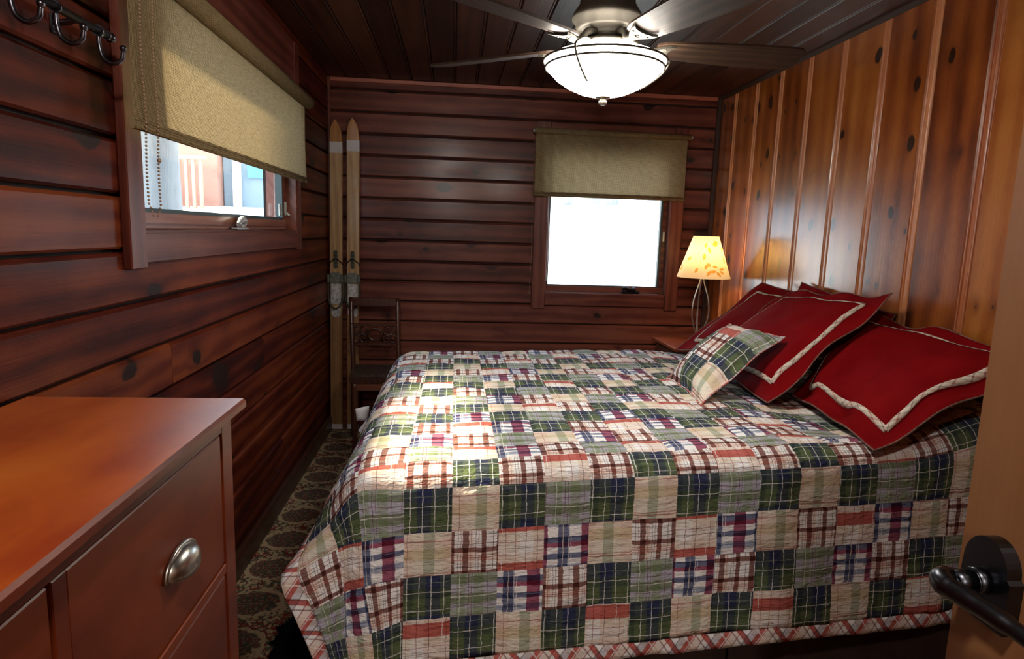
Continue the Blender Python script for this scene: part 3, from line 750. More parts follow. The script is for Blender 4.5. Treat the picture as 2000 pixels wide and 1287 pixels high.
# ---------------------------------------------------------------- skis
def ski(xc, ztop, label, grp, seedy):
    s_ = thing('wooden_ski', (xc, 4.37, 0), label, 'ski', grp)
    lean = .075
    def yy(z): return 4.365+lean*z/ztop - .0
    n = 60; mb = MB()
    def hw(z):
        if z < ztop-.17: return .0405+.0025*(z/ztop)
        q = (z-(ztop-.17))/.17; return .043*math.sqrt(max(0, 1-q**2.4))
    rows = []
    for i in range(n+1):
        z = ztop*i/n if i < n-12 else ztop*(n-12)/n+(ztop-ztop*(n-12)/n)*(i-n+12)/12
        h = max(.001, hw(z)); y = yy(z)-(.03*max(0, (z-(ztop-.24))/.24)**2)
        th = .008 if z > .4 and z < 1.6 else .006
        rows.append([mb.bm.verts.new((xc-h, y, z)), mb.bm.verts.new((xc-h*.9, y-th, z)), mb.bm.verts.new((xc+h*.9, y-th, z)), mb.bm.verts.new((xc+h, y, z)), mb.bm.verts.new((xc+h*.9, y+.004, z)), mb.bm.verts.new((xc-h*.9, y+.004, z))])
    for i in range(n):
        a, b = rows[i], rows[i+1]; z = (a[0].co.z+b[0].co.z)/2
        mi = 1 if z > ztop-.155 else (2 if (ztop-.155-z) < .038 and (ztop-.155-z) >= 0 else (3 if z < .84 else 0))  # white band below the tip paints the glare on the varnish
        if z < .045: mi = 2
        for k in range(6):
            f = mb.bm.faces.new((a[k], a[(k+1) % 6], b[(k+1) % 6], b[k])); f.material_index = mi
    mb.bm.faces.new(rows[0][::-1]); mb.bm.faces.new(rows[-1])
    mb.build('ski_board', [M['ski'], M['skitip'], M['white'], M['skilow']], s_)
    def Y(z): return yy(z)-.010
    # cable lever plate
    zc = 1.165
    mb = MB(); mb.box(xc-.010, xc+.010, Y(zc)-.014, Y(zc), zc-.060, zc+.060, .004); 
    for k in range(6): mb.box(xc-.013, xc+.013, Y(zc)-.017, Y(zc)-.012, zc-.045+k*.017, zc-.038+k*.017)
    mb.build('cable_clamp', M['leather'], s_)
    mb = MB(); mb.tube(bez([(xc-.046, Y(zc)+.004, zc-.035), (xc-.035, Y(zc)-.010, zc-.018), (xc, Y(zc)-.020, zc+.004), (xc+.035, Y(zc)-.010, zc-.018), (xc+.046, Y(zc)+.004, zc-.040)], 6), .0032, 8); mb.build('cable', M['black_iron'], s_)
    # toe iron: plate with two flared ears
    mb = MB(); z0, z1 = 1.008, 1.078
    for a, b, c_, d_ in ((-.0525, -.036, z0+.004, z1-.012), (.036, .0525, z0+.004, z1-.012)):
        mb.box(xc+a, xc+b, Y(z0)-.034, Y(z0)-.004, c_, d_, .004)
    mb.prism([(xc-.047, z0), (xc+.047, z0), (xc+.050, z0+.030), (xc+.028, z1), (xc-.028, z1), (xc-.050, z0+.030)], Y(z0)-.008, Y(z0)+.002, 'y')
    for a in (-.026, .026):
        for z in (z0+.014, z1-.018): mb.sphere((xc+a, Y(z0)-.009, z), .005, (1, .5, 1), 8)
    mb.build('toe_iron', plain('dull_green_steel', (.16, .18, .16), .5, .6, nscale=60, namp=.3), s_)
    mb = MB(); mb.box(xc-.034, xc+.034, Y(.93)-.006, Y(.93)+.002, .862, 1.003, .002)
    for a in (-.024, .024):
        for z in (.985, .93, .880): mb.sphere((xc+a, Y(.93)-.0065, z), .0042, (1, .5, 1), 8)
    mb.build('foot_plate', M['galv'], s_)
    mb = MB(); mb.prism([(xc-.031, .842), (xc+.031, .842)]+[(xc+.031*math.cos(-PI*k/10), .806-.030*math.sin(PI*k/10)) for k in range(11)], Y(.82)-.004, Y(.82)+.002, 'y')
    for a, z in ((-.017, .82), (.017, .82), (0, .795)): mb.sphere((xc+a, Y(.82)-.0045, z), .0042, (1, .5, 1), 8)
    mb.build('heel_plate', M['galv'], s_)
    # side straps and heel cable hanging down
    mb = MB()
    for sg in (-1, 1): mb.tube(bez([(xc+sg*.047, Y(1)-.020, 1.02), (xc+sg*.049, Y(1)-.016, .96), (xc+sg*.046, Y(1)-.018, .90), (xc+sg*.034, Y(.9)-.022, .862)], 6), .0062, 8)
    mb.tube(bez([(xc-.034, Y(.9)-.022, .862), (xc-.018, Y(.86)-.028, .845), (xc+.0, Y(.86)-.030, .838), (xc+.018, Y(.86)-.028, .845), (xc+.034, Y(.9)-.022, .862)], 6), .0062, 8)
    for sg in (-1, 1): mb.sphere((xc+sg*.045, Y(.92)-.020, .90), .009, (1, .7, 1.2), 8)
    mb.build('heel_strap', M['leather'], s_)
ski(-.787, 2.070, 'old wooden ski nearest the corner, standing upright by the left wall', 'old wooden skis in the corner', 1)
ski(-.676, 2.085, 'old wooden ski standing upright behind the dark chair', 'old wooden skis in the corner', 2)

# ---------------------------------------------------------------- chair
ch = thing('wooden_chair', (-.47, 4.05, 0), 'dark wooden side chair with pierced back rail behind the foot of the bed', 'chair')
dw = M['darkwood']
mb = MB(); mb.prism([(-.655, 4.235), (-.345, 4.235), (-.290, 3.86), (-.680+.06, 3.86)][::-1], .445, .478, 'z'); mb.build('seat', dw, ch)
mb = MB(); mb.prism([(-.628, 4.19), (-.372, 4.19), (-.325, 3.90), (-.592, 3.90)][::-1], .478, .492, 'z'); mb.build('seat_pad', plain('dark_floral_seat', (.05, .028, .02), .8, nscale=45, namp=.45), ch)
for sx, xt in ((-.648, -.672), (-.352, -.368)):
    mb = MB(); pts = bez([(sx, 4.215, 0), (sx, 4.205, .3), (sx, 4.205, .48), ((sx+xt)/2, 4.235, .72), (xt, 4.285, .925)], 6)
    mb.tube(pts, [.017]*12+[.015]*(len(pts)-12), 8); mb.build('back_post', dw, ch)
for sx in (-.592, -.318):
    mb = MB(); mb.tube(bez([(sx, 3.885, .450), (sx+.004, 3.880, .25), (sx-.004, 3.885, 0)], 6), [.019]*6+[.017]*4+[.014]*3, 10); mb.build('leg', dw, ch)
MB().box(-.600, -.310, 3.872, 3.890, .395, .446, .003).build('front_apron', wood('chair_apron', [(.2, (.05, .018, .01)), (.8, (.16, .055, .028))], 'X', rough=.35), ch)
MB().box(-.600, -.310, 3.876, 3.890, .20, .222, .003).build('stretcher', dw, ch)
for sx0, sx1 in ((-.605, -.648), (-.325, -.352)): MB().tube([(sx0, 3.89, .19), (sx1, 4.205, .19)], .009, 8).build('stretcher', dw, ch)
mb = MB(); mb.box(-.682, -.358, 4.272, 4.290, .868, .925, .005); mb.build('top_rail', dw, ch)
# pierced rail: frame, centre roundel, crossing scrolls
mb = MB(); y = 4.235; mb.box(-.665, -.362, y-.008, y+.008, .745, .762, .003); mb.box(-.662, -.358, y-.008, y+.008, .612, .632, .003)
def ring(cx, cz, rx, rz, r=.006):
    mb.tube([(cx+rx*math.cos(2*PI*k/24), y, cz+rz*math.sin(2*PI*k/24)) for k in range(25)], r, 8, caps=False)
cz = .688
ring(-.510, cz, .044, .040, .009)
for sg in (-1, 1):
    for dx in (.075, .118): ring(-.510+sg*dx, cz+.026, .019, .024); ring(-.510+sg*dx, cz-.028, .019, .024)
    mb.tube([(-.510+sg*.05, y, cz), (-.510+sg*.14, y, cz)], .007, 8)
mb.build('pierced_rail', dw, ch)

# ---------------------------------------------------------------- nightstand and lamp
ns = thing('nightstand', (1.59, 4.03, 0), 'small dark red nightstand between the bed and the end wall', 'nightstand')
MB().box(1.375, 1.815, 3.80, 4.275, .680, .700, .004, seg=2).build('table_top', M['dresserF'], ns)
mb = MB(); mb.box(1.40, 1.805, 3.83, 4.255, .12, .680, .003); mb.build('body', M['darkwood'], ns)
for (a, b) in ((.42, .66), (.15, .40)):
    d = MB().box(1.392, 1.400, 3.85, 4.235, a, b, .003).build('drawer', M['darkwood'], ns)
    MB().sphere((1.382, 4.04, (a+b)/2), .012).build('knob', M['bronze'], d)
for xx in (1.42, 1.785):
    for yy in (3.85, 4.235): MB().box(xx-.018, xx+.018, yy-.018, yy+.018, 0, .12, .003).build('leg', M['darkwood'], ns)
LX, LY = 1.587, 3.965
lp = thing('table_lamp', (LX, LY, .70), 'lit table lamp with leaf print shade on the nightstand', 'lamp')
zs0, zs1, rb, rtp = 1.136, 1.396, .166, .078
mb = MB()
def shf(a, b):
    th = 2*PI*a; r = rb+(rtp-rb)*b
    return (LX+r*math.sin(th), LY-r*math.cos(th), zs0+(zs1-zs0)*b)
def shuv(i, j, a, b):
    th = a/64-.5 if a/64 > .5 else a/64
    th = a/64
    if i >= 32: th -= 1
    return (th*2*PI*.125, (zs1-zs0)*b/8)
mb.grid(shf, 64, 8, uvfn=shuv); mb.build('lamp_shade', M['lampshade'], lp)
for k in range(3):
    a = math.radians(200+120*k); ca, sa = math.cos(a), math.sin(a)
    P = [(.006, 1.17), (.014, 1.11), (.050, 1.00), (.060, .90), (.030, .80), (-.004, .757), (-.006, .74), (.02, .716), (.075, .7045), (.12, .712)]
    MB().tube(bez([(LX-.008+r*ca, LY+r*sa, z) for r, z in P], 6), .0048, 8).build('leg', M['steelrod'], lp)
mb = MB(); mb.tube([(LX-.008, LY, 1.165), (LX, LY, 1.20)], .013, 12); mb.tube([(LX, LY, 1.20), (LX, LY, 1.235)], .016, 12); mb.build('socket', M['steelrod'], lp)
mb = MB(); mb.tube([(LX, LY, 1.235), (LX, LY, 1.39)], .0025, 6); [mb.tube([(LX, LY, 1.388), (LX+rtp*math.cos(a), LY+rtp*math.sin(a), 1.392)], .002, 6) for a in (0, PI*2/3, PI*4/3)]; mb.build('shade_spider', M['steelrod'], lp)
MB().sphere((LX+.0, LY+.0, 1.280), .028, (1, 1, 1.25), 16).build('bulb', emit('lamp_bulb', (1, .58, .18), 75), lp)

# ---------------------------------------------------------------- bed, quilt
bed = thing('bed', (.80, 2.60, 0), 'large bed with brown skirt filling the room under a plaid quilt', 'bed')
MB().box(-.18, 1.80, 1.78, 3.40, .33, .66, .06, seg=4).build('mattress', M['mattress'], bed)
mb = MB()
for (x0, x1) in ((-.17, .872), (.880, 1.79)):
    n = 60
    mb.grid(lambda a, b: (x0+(x1-x0)*a, 1.765+.006*math.sin(a*23)*(1-b)+.004*math.sin(a*51)*(1-b), .012+.33*b), n, 6)
mb.grid(lambda a, b: (-.17-.004*math.sin(a*30)*(1-b), 1.77+1.6*a, .012+.33*b), 40, 4)
mb.build('bed_skirt', M['skirt'], bed, solid=.004)
MB().box(-.16, 1.79, 1.80, 3.38, .10, .34).build('box_base', M['dark_int'], bed)
for x_ in (-.10, 1.70):
    for y_ in (1.86, 3.30): MB().box(x_-.03, x_+.03, y_-.03, y_+.03, 0, .10).build('leg', M['darkwood'], bed)

CW = .127
def ctrl(c, r):
    """control point of the quilt at integer column c, row r (c=0 foot hem, r=0 near hem)"""
    cc = max(c, 3); x = -.12+CW*(cc-3)
    y4 = 1.63+.075*(x+.12); z4 = .698+.0225*(x+.12)
    RB = 19
    if r <= 4: p = [x, y4-.008*(4-r), z4-.1205*(4-r)]
    elif r == 5: p = [x, y4+.075, z4+.043]
    elif r <= RB:
        k = max(0, 1-(r-4)/6); p = [x, 1.63+.075*(x+.12)*k+.19+.1195*(r-6), .742+.020*(x+.12)]
        if r == RB: p[2] -= .012
    else: p = [x, 1.63+.19+.1195*(RB-6)+.04+.010*(r-RB), .742+.020*(x+.12)-.012-.03-.115*(r-RB-.3)]
    if c < 3:
        if r >= 6:
            off = {2: (-.128, -.014), 1: (-.190, -.090), 0: (-.220, -.185)}[c]
            q = max(0, min(1, (9-r)/3.)); far = 1-.0*max(0, (r-17))
            p[0] += off[0]-.012*q*(2-c)*.5; p[2] += off[1]
            if r > RB: p[0] = -.26-.02*(2-c); p[1] += -.03*(2-c); p[2] -= .03*(2-c)
        else:
            T = {2: {5: (-.245, 1.70, .722), 4: (-.240, 1.635, .690), 3: (-.228, 1.615, .562), 2: (-.220, 1.600, .443), 1: (-.200, 1.590, .315), 0: (-.190, 1.590, .195)},
                 1: {5: (-.320, 1.735, .640), 4: (-.318, 1.665, .590), 3: (-.294, 1.640, .530), 2: (-.279, 1.640, .405), 1: (-.272, 1.620, .286), 0: (-.255, 1.615, .165)},
                 0: {5: (-.368, 1.770, .555), 4: (-.385, 1.675, .520), 3: (-.395, 1.612, .480), 2: (-.355, 1.590, .385), 1: (-.322, 1.585, .290), 0: (-.290, 1.585, .17)}}
            p = list(T[c][r])
    if r >= 6 and r <= 19:
        sm = lambda a, b, v: max(0, min(1, (v-a)/(b-a)))
        p[2] -= .035*sm(1.05, 1.35, p[0])*sm(1.80, 2.0, p[1])
    # swell over the sleeping pillow at the head, near side
    if p[2] > .5 and r >= 4:
        g = math.exp(-((p[0]-1.72)/.22)**2-((p[1]-2.02)/.30)**2); p[2] += .12*g
    return Vector(p)
NC, NR = 18.0, 23
CT = [[ctrl(c, r) for r in range(0, 25)] for c in range(0, 20)]
def ctl(i, j):
    ii = max(0, min(19, i)); jj = max(0, min(24, j)); p = CT[ii][jj]
    if i < 0: p = p+(CT[0][jj]-CT[1][jj])*(-i)
    if j < 0: p = p+(CT[ii][0]-CT[ii][1])*(-j)
    return p
def crw(t):
    return (-.5*t+t*t-.5*t**3, 1-2.5*t*t+1.5*t**3, .5*t+2*t*t-1.5*t**3, -.5*t*t+.5*t**3)
def surf(c, r):
    i, j = math.floor(c), math.floor(r); wu, wv = crw(c-i), crw(r-j); p = Vector((0, 0, 0))
    for a in range(4):
        for b in range(4): p += ctl(i-1+a, j-1+b)*(wu[a]*wv[b])
    return p
def quilt_pt(c, r):
    p = surf(c, r); e = .05
    n = (surf(c+e, r)-surf(c-e, r)).cross(surf(c, r+e)-surf(c, r-e))
    if n.length > 0: n.normalize()
    if n.z < 0 and r > 4: n = -n
    if r <= 4 and n.y > 0: n = -n
    fu, fv = c-math.floor(c), r-math.floor(r)
    seam = min(fu, 1-fu, fv, 1-fv)
    puff = .0035*(min(1, seam/.18)**.6)
    w = .006*mnoise.noise(Vector((p.x*5, p.y*5, p.z*5)))+.0034*mnoise.noise(Vector((c*2.4, r*7, 3.3)))+.0022*mnoise.noise(Vector((c*5, r*14, 9)))
    hang = max(0, min(1, (4-r)/4))
    w += hang*(.014*mnoise.noise(Vector((c*.55, r*.12, 5)))+.006*mnoise.noise(Vector((c*1.3, r*.4, 1))))
    return p+n*(puff+w)
TAB = ['AFAC', 'DALE', 'ECDF', 'LACA', 'FDAD', 'DLFE', 'CEDL', 'ADFE', 'LAEA', 'FDAC', 'DCLE', 'LADA']
IDX = dict(A=0, L=1, C=2, D=3, E=4, F=5)
def patch_mat(c, r):
    c_, r_ = int(math.floor(c)), int(math.floor(r))
    return IDX[TAB[r_ % 12][(c_-2) % 4]]
q = thing('quilt', (.8, 2.6, .74), 'plaid patchwork quilt in green, navy, rust and cream spread over the bed', 'quilt')
SUB = 9; nu = int(round(NC*SUB)); nv = NR*SUB
prand = {}
def qoff(ci, ri):
    if (ci, ri) not in prand:
        rr = random.Random(ci*97+ri*13); prand[(ci, ri)] = (rr.random(), rr.random(), rr.random() < .35)
    return prand[(ci, ri)]
mb = MB()
def quv(i, j, a, b):
    ci, ri = i//SUB, j//SUB; o = qoff(ci, ri); u, v = a/SUB-ci, b/SUB-ri
    mt = patch_mat(ci+.01, ri+.01)
    if mt in (0, 1, 2): return (u*.96+o[0]*.25+ci*0, v*.96+o[1]*.25)
    return (u*.96+o[0]*.5, v*.96+o[1]*.5)
mb.grid(lambda a, b: quilt_pt(a*nu/SUB, b*NR), nu, nv, uvfn=quv, mifn=lambda i, j: patch_mat(i/SUB+.01, j/SUB+.01))
mb.build('quilt_top', FAB[:6], q, solid=.010)
mb = MB()      # bias binding along near hem and foot hem
def strip(fn, n, L):
    mb.grid(lambda a, b: fn(a*L, b), n, 3, uvfn=lambda i, j, a, b: ((a/n*L*1.6+b*.14)*.7, (a/n*L*1.6-b*.14)*.7+.3))
strip(lambda s_, b: surf(s_-.38, 0) + (surf(s_-.38, 0)-surf(s_-.38, .3)).normalized()*.045*b + Vector((0, -.004-.012*mnoise.noise(Vector((s_*1.3, 1, 1))), 0)), 230, NC+.38)
strip(lambda s_, b: surf(0, s_) + (surf(0, s_)-surf(.3, s_)).normalized()*.045*b + Vector((0, -.003, 0.002)), 200, 20)
mb.build('binding', FAB[6], q, solid=.006)
mb = MB()      # care labels at the foot hem
def qd(P, n=3):
    P = [Vector(p) for p in P]
    mb.grid(lambda a, b: (P[0]*(1-a)*(1-b)+P[1]*a*(1-b)+P[2]*a*b+P[3]*(1-a)*b)+Vector((0, .006*math.sin(a*5+b*3), 0)), n, n)
qd([(-.392, 3.03, .535), (-.452, 3.00, .532), (-.448, 3.00, .470), (-.398, 3.03, .465)], 4)
mb.build('care_label', M['white'], q, solid=.0008); mb = MB()
qd([(-.375, 2.84, .530), (-.410, 2.80, .490), (-.395, 2.80, .462), (-.365, 2.84, .500)], 4)
mb.build('care_label', M['white'], q, solid=.0008)

# ---------------------------------------------------------------- pillows
def pillow(name, label, cat, group, BN, BF, TF, TN, thick, mats, mi_front=0, flange=.062, N=44, uvs=None, trim=False, seed=0, wave=.008, mifn=None, sag=.02, piping=True, nrm_flip=False, econc=.035):
    """four corner points: bottom near, bottom far, top far, top near. s runs near->far, t runs bottom->top"""
    BN, BF, TF, TN = map(Vector, (BN, BF, TF, TN))
    cen = (BN+BF+TF+TN)/4
    root = thing(name, (cen.x, cen.y, min(BN.z, BF.z)), label, cat, group)
    nr = ((BF+TF)/2-(BN+TN)/2).cross((TN+TF)/2-(BN+BF)/2).normalized()
    if nr.x > 0: nr = -nr              # faces the foot of the bed
    if nrm_flip: nr = -nr
    ws = ((BF+TF)/2-(BN+TN)/2).length; ht = ((TN+TF)/2-(BN+BF)/2).length
    fs, ft = flange/ws, flange/ht
    def pt(s, t, side):
        e = econc                                        # concave edges between corners
        ss = s+(.5-s)*e*4*t*(1-t)*abs(2*s-1)**2; tt = t+(.5-t)*e*4*s*(1-s)*abs(2*t-1)**2
        p = BN*(1-ss)*(1-tt)+BF*ss*(1-tt)+TF*ss*tt+TN*(1-ss)*tt
        a = max(0, min(1, (s-fs)/(1-2*fs))) if fs > 0 else s; b = max(0, min(1, (t-ft)/(1-2*ft))) if ft > 0 else t
        k = (4*a*(1-a))*(4*b*(1-b)); h = thick*(k**.42)
        wv = mnoise.noise(Vector((s*3+seed, t*3, seed*1.7)))*.016*(k**.3)+mnoise.noise(Vector((s*8+seed, t*8, seed)))*.0045
        edge = 1-min(1, min(a, 1-a, b, 1-b)*9)
        fl = wave*edge*(math.sin(s*15+seed*2)*math.cos(t*11+seed))
        p = p+nr*(side*(h*(.66 if side > 0 else .34)+.0015)+(wv if side > 0 else wv*.4)+fl)
        p.z -= sag*k*.5*(1 if side > 0 else .3)
        return p
    f = MB()
    V1 = f.grid(lambda a, b: pt(a, b, 1), N, N, uvfn=uvs or (lambda i, j, a, b: (a/N, b/N)), mifn=mifn)
    V2 = f.grid(lambda a, b: pt(a, b, -1), N, N, uvfn=uvs or (lambda i, j, a, b: (a/N, b/N)), mifn=mifn)
    # close the sides
    ring = lambda V: [V[i][0] for i in range(N)]+[V[N][j] for j in range(N)]+[V[N-i][N] for i in range(N)]+[V[0][N-j] for j in range(N)]
    r1, r2_ = ring(V1), ring(V2)
    for i in range(len(r1)):
        k = (i+1) % len(r1); f.bm.faces.new((r1[i], r1[k], r2_[k], r2_[i]))
    f.build('cover', mats, root)
    if trim:
        g = MB(); a0, b0 = fs*1.12+.008, ft*1.12+.008; w_ = .017
        def band(path, nrmdir, n=60):
            def fn(a, b):
                s_, t_ = path(a); s_ += nrmdir[0]*(b-.5)*w_/ws; t_ += nrmdir[1]*(b-.5)*w_/ht
                return pt(s_, t_, 1)+nr*.0025
            g.grid(fn, n, 2, uvfn=lambda i, j, a, b: (a/n*3.2+b*.12, a/n*3.2-b*.12+.3))
        band(lambda a: (a0+(1-2*a0)*a, b0), (0, 1)); band(lambda a: (a0+(1-2*a0)*a, 1-b0), (0, 1))
        band(lambda a: (a0, b0+(1-2*b0)*a), (1, 0)); band(lambda a: (1-a0, b0+(1-2*b0)*a), (1, 0))
        g.build('plaid_ribbon', M['ribbon'], root, solid=.001)
    if piping:
        g = MB(); loop = [pt(i/60, 0, 0) for i in range(60)]+[pt(1, i/60, 0) for i in range(60)]+[pt(1-i/60, 1, 0) for i in range(60)]+[pt(0, 1-i/60, 0) for i in range(61)]
        g.tube(loop, .0032, 6, caps=False); g.build('piping', M['piping'] if trim else FAB[6], root)
    return root
def ribbon_mat():
    t = NT('plaid_ribbon'); uvn = t.n('ShaderNodeUVMap'); uvn.uv_map = 'UVMap'; sp = t.n('ShaderNodeSeparateXYZ'); t.l(uvn.outputs[0], sp.inputs[0])
    u = t.math('FRACT', sp.outputs[0]); v = t.math('FRACT', t.math('MULTIPLY', sp.outputs[1], 1.37))
    c = t.ramp(u, [(0, (.55, .45, .36)), (.18, (.05, .02, .015)), (.22, (.62, .55, .45)), (.38, (.30, .06, .05)), (.46, (.55, .46, .38)), (.62, (.05, .02, .02)), (.66, (.66, .6, .5)), (.85, (.28, .22, .17))], 'CONSTANT').outputs[0]
    c2 = t.ramp(v, [(0, (.7, .62, .52)), (.3, (.10, .04, .03)), (.36, (.7, .6, .5)), (.7, (.42, .10, .08)), (.8, (.7, .62, .5))], 'CONSTANT').outputs[0]
    t.l(t.mix(.5, c, c2), t.b.inputs['Base Color']); t.b.inputs['Roughness'].default_value = .85; return t.m
M['ribbon'] = ribbon_mat()
M['piping'] = plain('brown_cream_piping', (.16, .075, .055), .8, nscale=130, namp=.45)
RG = 'crimson pillow shams at the head of the bed'
pillow('pillow_sham', 'crimson sham leaning furthest back beside the lit lamp', 'pillow', RG, (1.41, 2.80, .80), (1.235, 3.40, .775), (1.735, 3.47, 1.145), (1.795, 2.78, 1.11), .070, M['crimson'], trim=True, seed=3)
pillow('pillow_sham', 'crimson sham against the pine wall, mostly hidden behind the upright ribbon edged one', 'pillow', RG, (1.62, 2.42, .80), (1.62, 3.12, .80), (1.795, 3.17, 1.175), (1.805, 2.45, 1.10), .03, M['crimson'], trim=True, seed=8)
pillow('pillow_sham', 'crimson sham with pointed top corner leaning behind the small plaid cushion', 'pillow', RG, (1.185, 2.235, .775), (1.215, 3.06, .785), (1.70, 3.10, 1.135), (1.715, 2.355, 1.185), .105, M['crimson'], trim=True, seed=1, wave=.014)
pillow('pillow_sham', 'crimson sham lying nearest the door with its corner on the quilt', 'pillow', RG, (1.240, 1.704, .785), (1.345, 2.36, .782), (1.775, 2.62, 1.085), (1.775, 1.68, 1.075), .115, M['crimson'], trim=True, seed=5, wave=.020)
# small patchwork cushion
def cmi(i, j):
    return [[2, 0, 1], [0, 3, 5], [3, 0, 1]][min(2, i*3//44)][min(2, j*3//44)]
def cuv(i, j, a, b): return ((a/44*3) % 3*.9+.15, (b/44*3)*.9+.1)
pillow('throw_cushion', 'small plaid patchwork cushion leaning on the crimson shams', 'cushion', None, (.925, 2.24, .765), (.935, 2.67, .77), (1.262, 2.80, 1.0), (1.345, 2.46, 1.0), .125, FAB[:6], flange=.020, seed=2, uvs=cuv, mifn=cmi, wave=.006, econc=.085)

# ---------------------------------------------------------------- low black tufted patch by the bed foot
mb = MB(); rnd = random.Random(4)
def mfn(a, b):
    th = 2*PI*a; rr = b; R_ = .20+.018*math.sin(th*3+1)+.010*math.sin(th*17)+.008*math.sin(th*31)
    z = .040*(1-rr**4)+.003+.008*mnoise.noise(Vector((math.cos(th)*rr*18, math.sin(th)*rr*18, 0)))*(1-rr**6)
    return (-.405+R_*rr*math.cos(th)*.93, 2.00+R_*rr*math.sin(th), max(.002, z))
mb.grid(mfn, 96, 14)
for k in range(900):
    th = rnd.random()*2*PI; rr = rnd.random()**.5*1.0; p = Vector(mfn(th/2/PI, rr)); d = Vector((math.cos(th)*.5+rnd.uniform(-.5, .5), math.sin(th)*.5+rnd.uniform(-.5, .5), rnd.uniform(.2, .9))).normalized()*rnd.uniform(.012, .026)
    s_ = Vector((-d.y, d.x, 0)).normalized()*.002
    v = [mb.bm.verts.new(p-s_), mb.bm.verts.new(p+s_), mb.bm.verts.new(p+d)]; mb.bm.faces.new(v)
mb.build('black_tufted_patch', plain('black_tufts', (.004, .004, .005), .95, spec=.1), label='small black tufted patch on the carpet below the quilt corner', cat='mat', fixn=False)

# ---------------------------------------------------------------- door_1 (open, at the right edge)
dx = .603; yE = .660
d = thing('door_1', (dx+.02, YF+.02, 0), kind='structure', label='open tan maple door at the right edge')
MB().box(dx, dx+.036, YF+.03, yE, .012, 2.03, .002).build('door_leaf', M['door'], d)
yh, zh = .606, 1.020
hd = MB()
# arched rose plate on a square block
hd.prism([(yh-.033, zh-.046), (yh+.033, zh-.046)]+[(yh+.029*math.cos(PI*k/18), zh+.016+.034*math.sin(PI*k/18)) for k in range(19)]+[(yh-.033, zh+.012)], dx-.017, dx, 'x')
M['handle'] = plain('blackened_bronze', (.075, .080, .095), .30, 1)
hr = hd.build('handle_rose', M['handle'], d)
mb = MB(); mb.tube([(dx-.015, yh, zh), (dx-.030, yh, zh)], .0145, 24); mb.tube([(dx-.030, yh, zh), (dx-.032, yh, zh)], .0150, 24); mb.tube([(dx-.032, yh, zh), (dx-.052, yh, zh)], .0125, 24)
mb.tube(bez([(dx-.048, yh+.004, zh), (dx-.058, yh+.004, zh+.001), (dx-.066, yh-.004, zh+.001), (dx-.066, yh-.020, zh), (dx-.060, yh-.050, zh-.001), (dx-.054, yh-.085, zh-.004), (dx-.052, yh-.125, zh-.005)], 6),
        [.0125]*5+[.0135]*6+[.0130]*6+[.0115]*6+[.0105]*6+[.009]*8, 16)
mb.build('lever', M['handle'], d)
mb = MB(); mb.box(dx+.006, dx+.030, yE-.0005, yE+.0015, zh-.03, zh+.03); mb.build('latch_plate', M['nickel'], d)
mb = MB(); mb.box(D0-.02, D0, YF-.12, YF+.0, 0, DZ); mb.box(D1+.02, D1+.045, YF-.12, YF+.0, 0, DZ); mb.box(D0-.02, D1+.045, YF-.12, YF, DZ, DZ+.03)
mb.build('trim_5', M['door'], kind='structure')

# ---------------------------------------------------------------- outdoors
def smooth(a, b, x):
    t = max(0, min(1, (x-a)/(b-a))); return t*t*(3-2*t)
def gz(x, y):
    dl = max(0, -1.0-x); db = max(0, y-4.7); dd = math.hypot(dl, db)
    wl = math.cos(math.atan2(db, dl)) if dd > 0 else 0
    base = .25+.95*wl**1.5
    rise = (.055*min(dd, 14)*wl+.155*min(dd, 14)*(1-wl))
    return base+rise+.10*mnoise.noise(Vector((x*.35, y*.35, 0)))*min(1, dd/2)+.02*mnoise.noise(Vector((x*1.7, y*1.7, 3)))*min(1, dd)
mb = MB()
mb.grid(lambda a, b: ((-34+34*a*1.0-1.0), -14+60*b, gz(-34+34*a-1.0, -14+60*b)), 110, 150)
mb.grid(lambda a, b: (-1.0+30*a, 4.66+41.34*b, gz(-1.0+30*a, 4.66+41.34*b)), 70, 100)
mb.build('ground_snow', plain('snow', (.80, .84, .90), .9, nscale=.8, namp=.06, bump=.3), kind='structure', label='snow covered ground outside the windows')
bark = wood('pine_bark', [(.2, (.10, .10, .10)), (.8, (.30, .30, .30))], 'Z', rough=.9, ring=8, streak=.6, bstr=1)
def tree(x, y, r, h, label, crown=True, grp='trees outside in the snow', cz=.42, cr=None, sd=0):
    z0 = gz(x, y)-.3
    t = thing('pine_tree', (x, y, z0), label, 'tree', grp)
    mb = MB(); n = 14
    mb.tube([(x+.05*math.sin(k*.9), y+.04*math.cos(k*1.3), z0+h*k/n) for k in range(n+1)], [r*(1.25 if k == 0 else 1-.55*k/n) for k in range(n+1)], 18)
    mb.build('trunk', bark, t)
    if crown:
        mb = MB(); rr = random.Random(int(x*10+y*7))
        for lay in range(9):
            z = z0+h*(cz+.065*lay); R_ = (2.1-.2*lay)*(.6+r) if cr is None else cr-.1*lay
            for k in range(26 if cr is None else 120):
                a = rr.random()*2*PI; l = R_*(.6+.4*rr.random()); d_ = Vector((math.cos(a), math.sin(a), -.25)); s_ = Vector((-math.sin(a), math.cos(a), 0))*.26
                b0 = Vector((x, y, z+rr.uniform(-.1, .1)))
                for m_ in range(4):
                    p0 = b0+d_*l*m_/4; p1 = b0+d_*l*(m_+1)/4; w0 = 1-m_/4
                    mb.bm.faces.new([mb.bm.verts.new(v) for v in (p0-s_*w0, p0+s_*w0, p1+s_*w0*.7, p1-s_*w0*.7)])
        mb.build('foliage', plain('needle_foliage', (.045, .075, .045), .8, nscale=3, namp=.3), t, fixn=False)
tree(-2.185, 5.0, .135, 9, 'thick pale trunk close outside the left window')
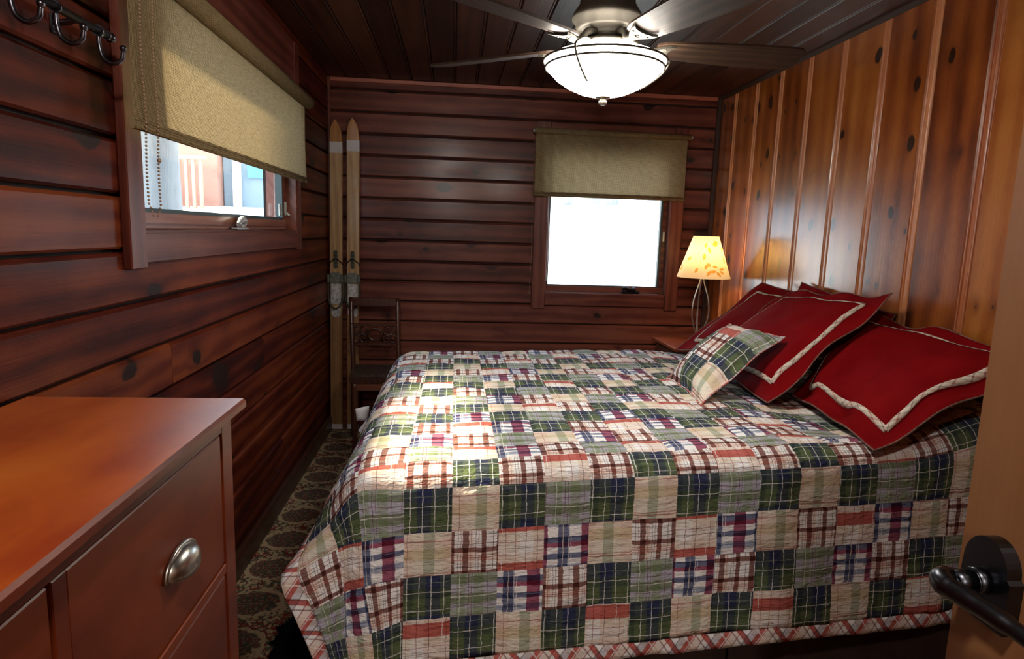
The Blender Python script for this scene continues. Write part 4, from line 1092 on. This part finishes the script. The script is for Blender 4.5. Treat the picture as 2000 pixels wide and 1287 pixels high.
tree(-3.3, 5.25, .22, 11, 'unseen tall green pine with low branches, added outside to shade the left window', cz=.17, cr=2.0, sd=2)  # out-of-view pine added to keep sun off the far part of the shade
tree(2.75, 17.0, .28, 11, 'broad trunk behind the snow bank, left side of the end window', cr=.6)
tree(3.95, 17.6, .45, 11, 'second trunk behind the snow bank in the end window', cr=.6)
# red cabin and shed beyond the left window
gc = gz(-5.4, 14)
cabin = thing('cabin', (-6.2, 15, gc), 'faded red cabin with slatted porch seen through the left window', 'building')
MB().box(-7.6, -4.95, 14.2, 16.5, gc-.6, gc+3.0).build('cabin_wall', wood('red_siding', [(.2, (.30, .13, .09)), (.8, (.50, .26, .19))], 'X', rough=.8, ring=4), cabin)
mb = MB()
for k in range(11): mb.box(-6.5+k*.14, -6.44+k*.14, 13.6, 13.66, gc-.3, gc+.95)
mb.box(-6.6, -4.95, 13.58, 13.68, gc+.92, gc+1.0); mb.build('porch_rail', plain('orange_rail', (.58, .30, .20), .8), cabin)
mb = MB(); mb.prism([(13.8, gc+2.9), (15.3, gc+4.0), (16.8, gc+2.9), (16.8, gc+3.1), (15.3, gc+4.25), (13.8, gc+3.1)], -7.8, -4.8, 'x'); mb.build('roof', plain('snowy_roof', (.7, .75, .8), .9), cabin)
gs = gz(-4.2, 14.5)
shed = thing('shed', (-4.2, 15, gs), 'grey blue shed with teal panel seen through the left window', 'building')
MB().box(-4.93, -3.0, 14.5, 16.2, gs-.6, gs+2.6).build('shed_wall', wood('grey_siding', [(.2, (.15, .20, .24)), (.8, (.24, .30, .34))], 'Z', rough=.8, ring=4), shed)
MB().box(-4.42, -3.85, 14.44, 14.5, 2.35, 2.62).build('teal_panel', plain('teal_panel', (.13, .36, .43), .7), shed)
MB().box(-4.70, -4.56, 14.35, 14.5, gs-.3, gs+2.6).build('post', plain('pale_post', (.62, .56, .54), .8), shed)
for i, (x, y, r, lb) in enumerate(((-4.0, 11.0, .52, 'large snow covered bush in front of the cabin'), (-3.1, 11.6, .40, 'snow covered bush to the right, before the shed'))):
    mb = MB()
    zc = gz(x, y)
    mb.grid(lambda a, b: tuple(Vector((x, y, zc-.1))+Vector((math.cos(a*2*PI)*math.cos(b*PI/2), math.sin(a*2*PI)*math.cos(b*PI/2), math.sin(b*PI/2)*.62))*r*(1+.25*mnoise.noise(Vector((math.cos(a*2*PI)*2.2+i*5, math.sin(a*2*PI)*2.2, b*3))))), 40, 16)
    mb.build('snowy_bush', plain('snowy_bush', (.62, .68, .74), .9, nscale=3, namp=.35), label=lb, cat='bush', group='snow covered bushes')
# eave of this house above the left window, outside
mb = MB(); mb.prism([(XL-.15, 2.62), (-1.235, 2.375), (-1.235, 2.43), (XL-.15, 2.68)], -1.0, 5.2, 'y'); mb.build('eave', M['ceil'], kind='structure')
# unseen disc added over the flash bounce light, above the camera
hl = thing('bounce_flash_mount', (-.08, .10, H), 'small unseen disc added over the flash bounce light at the doorway end', 'lamp')
MB().lathe([(0, H-.001), (.06, H-.001), (.06, H-.02), (.0, H-.02)], (-.08, .10, 0), 24).build('bounce_mount_disc', M['bronze'], hl)
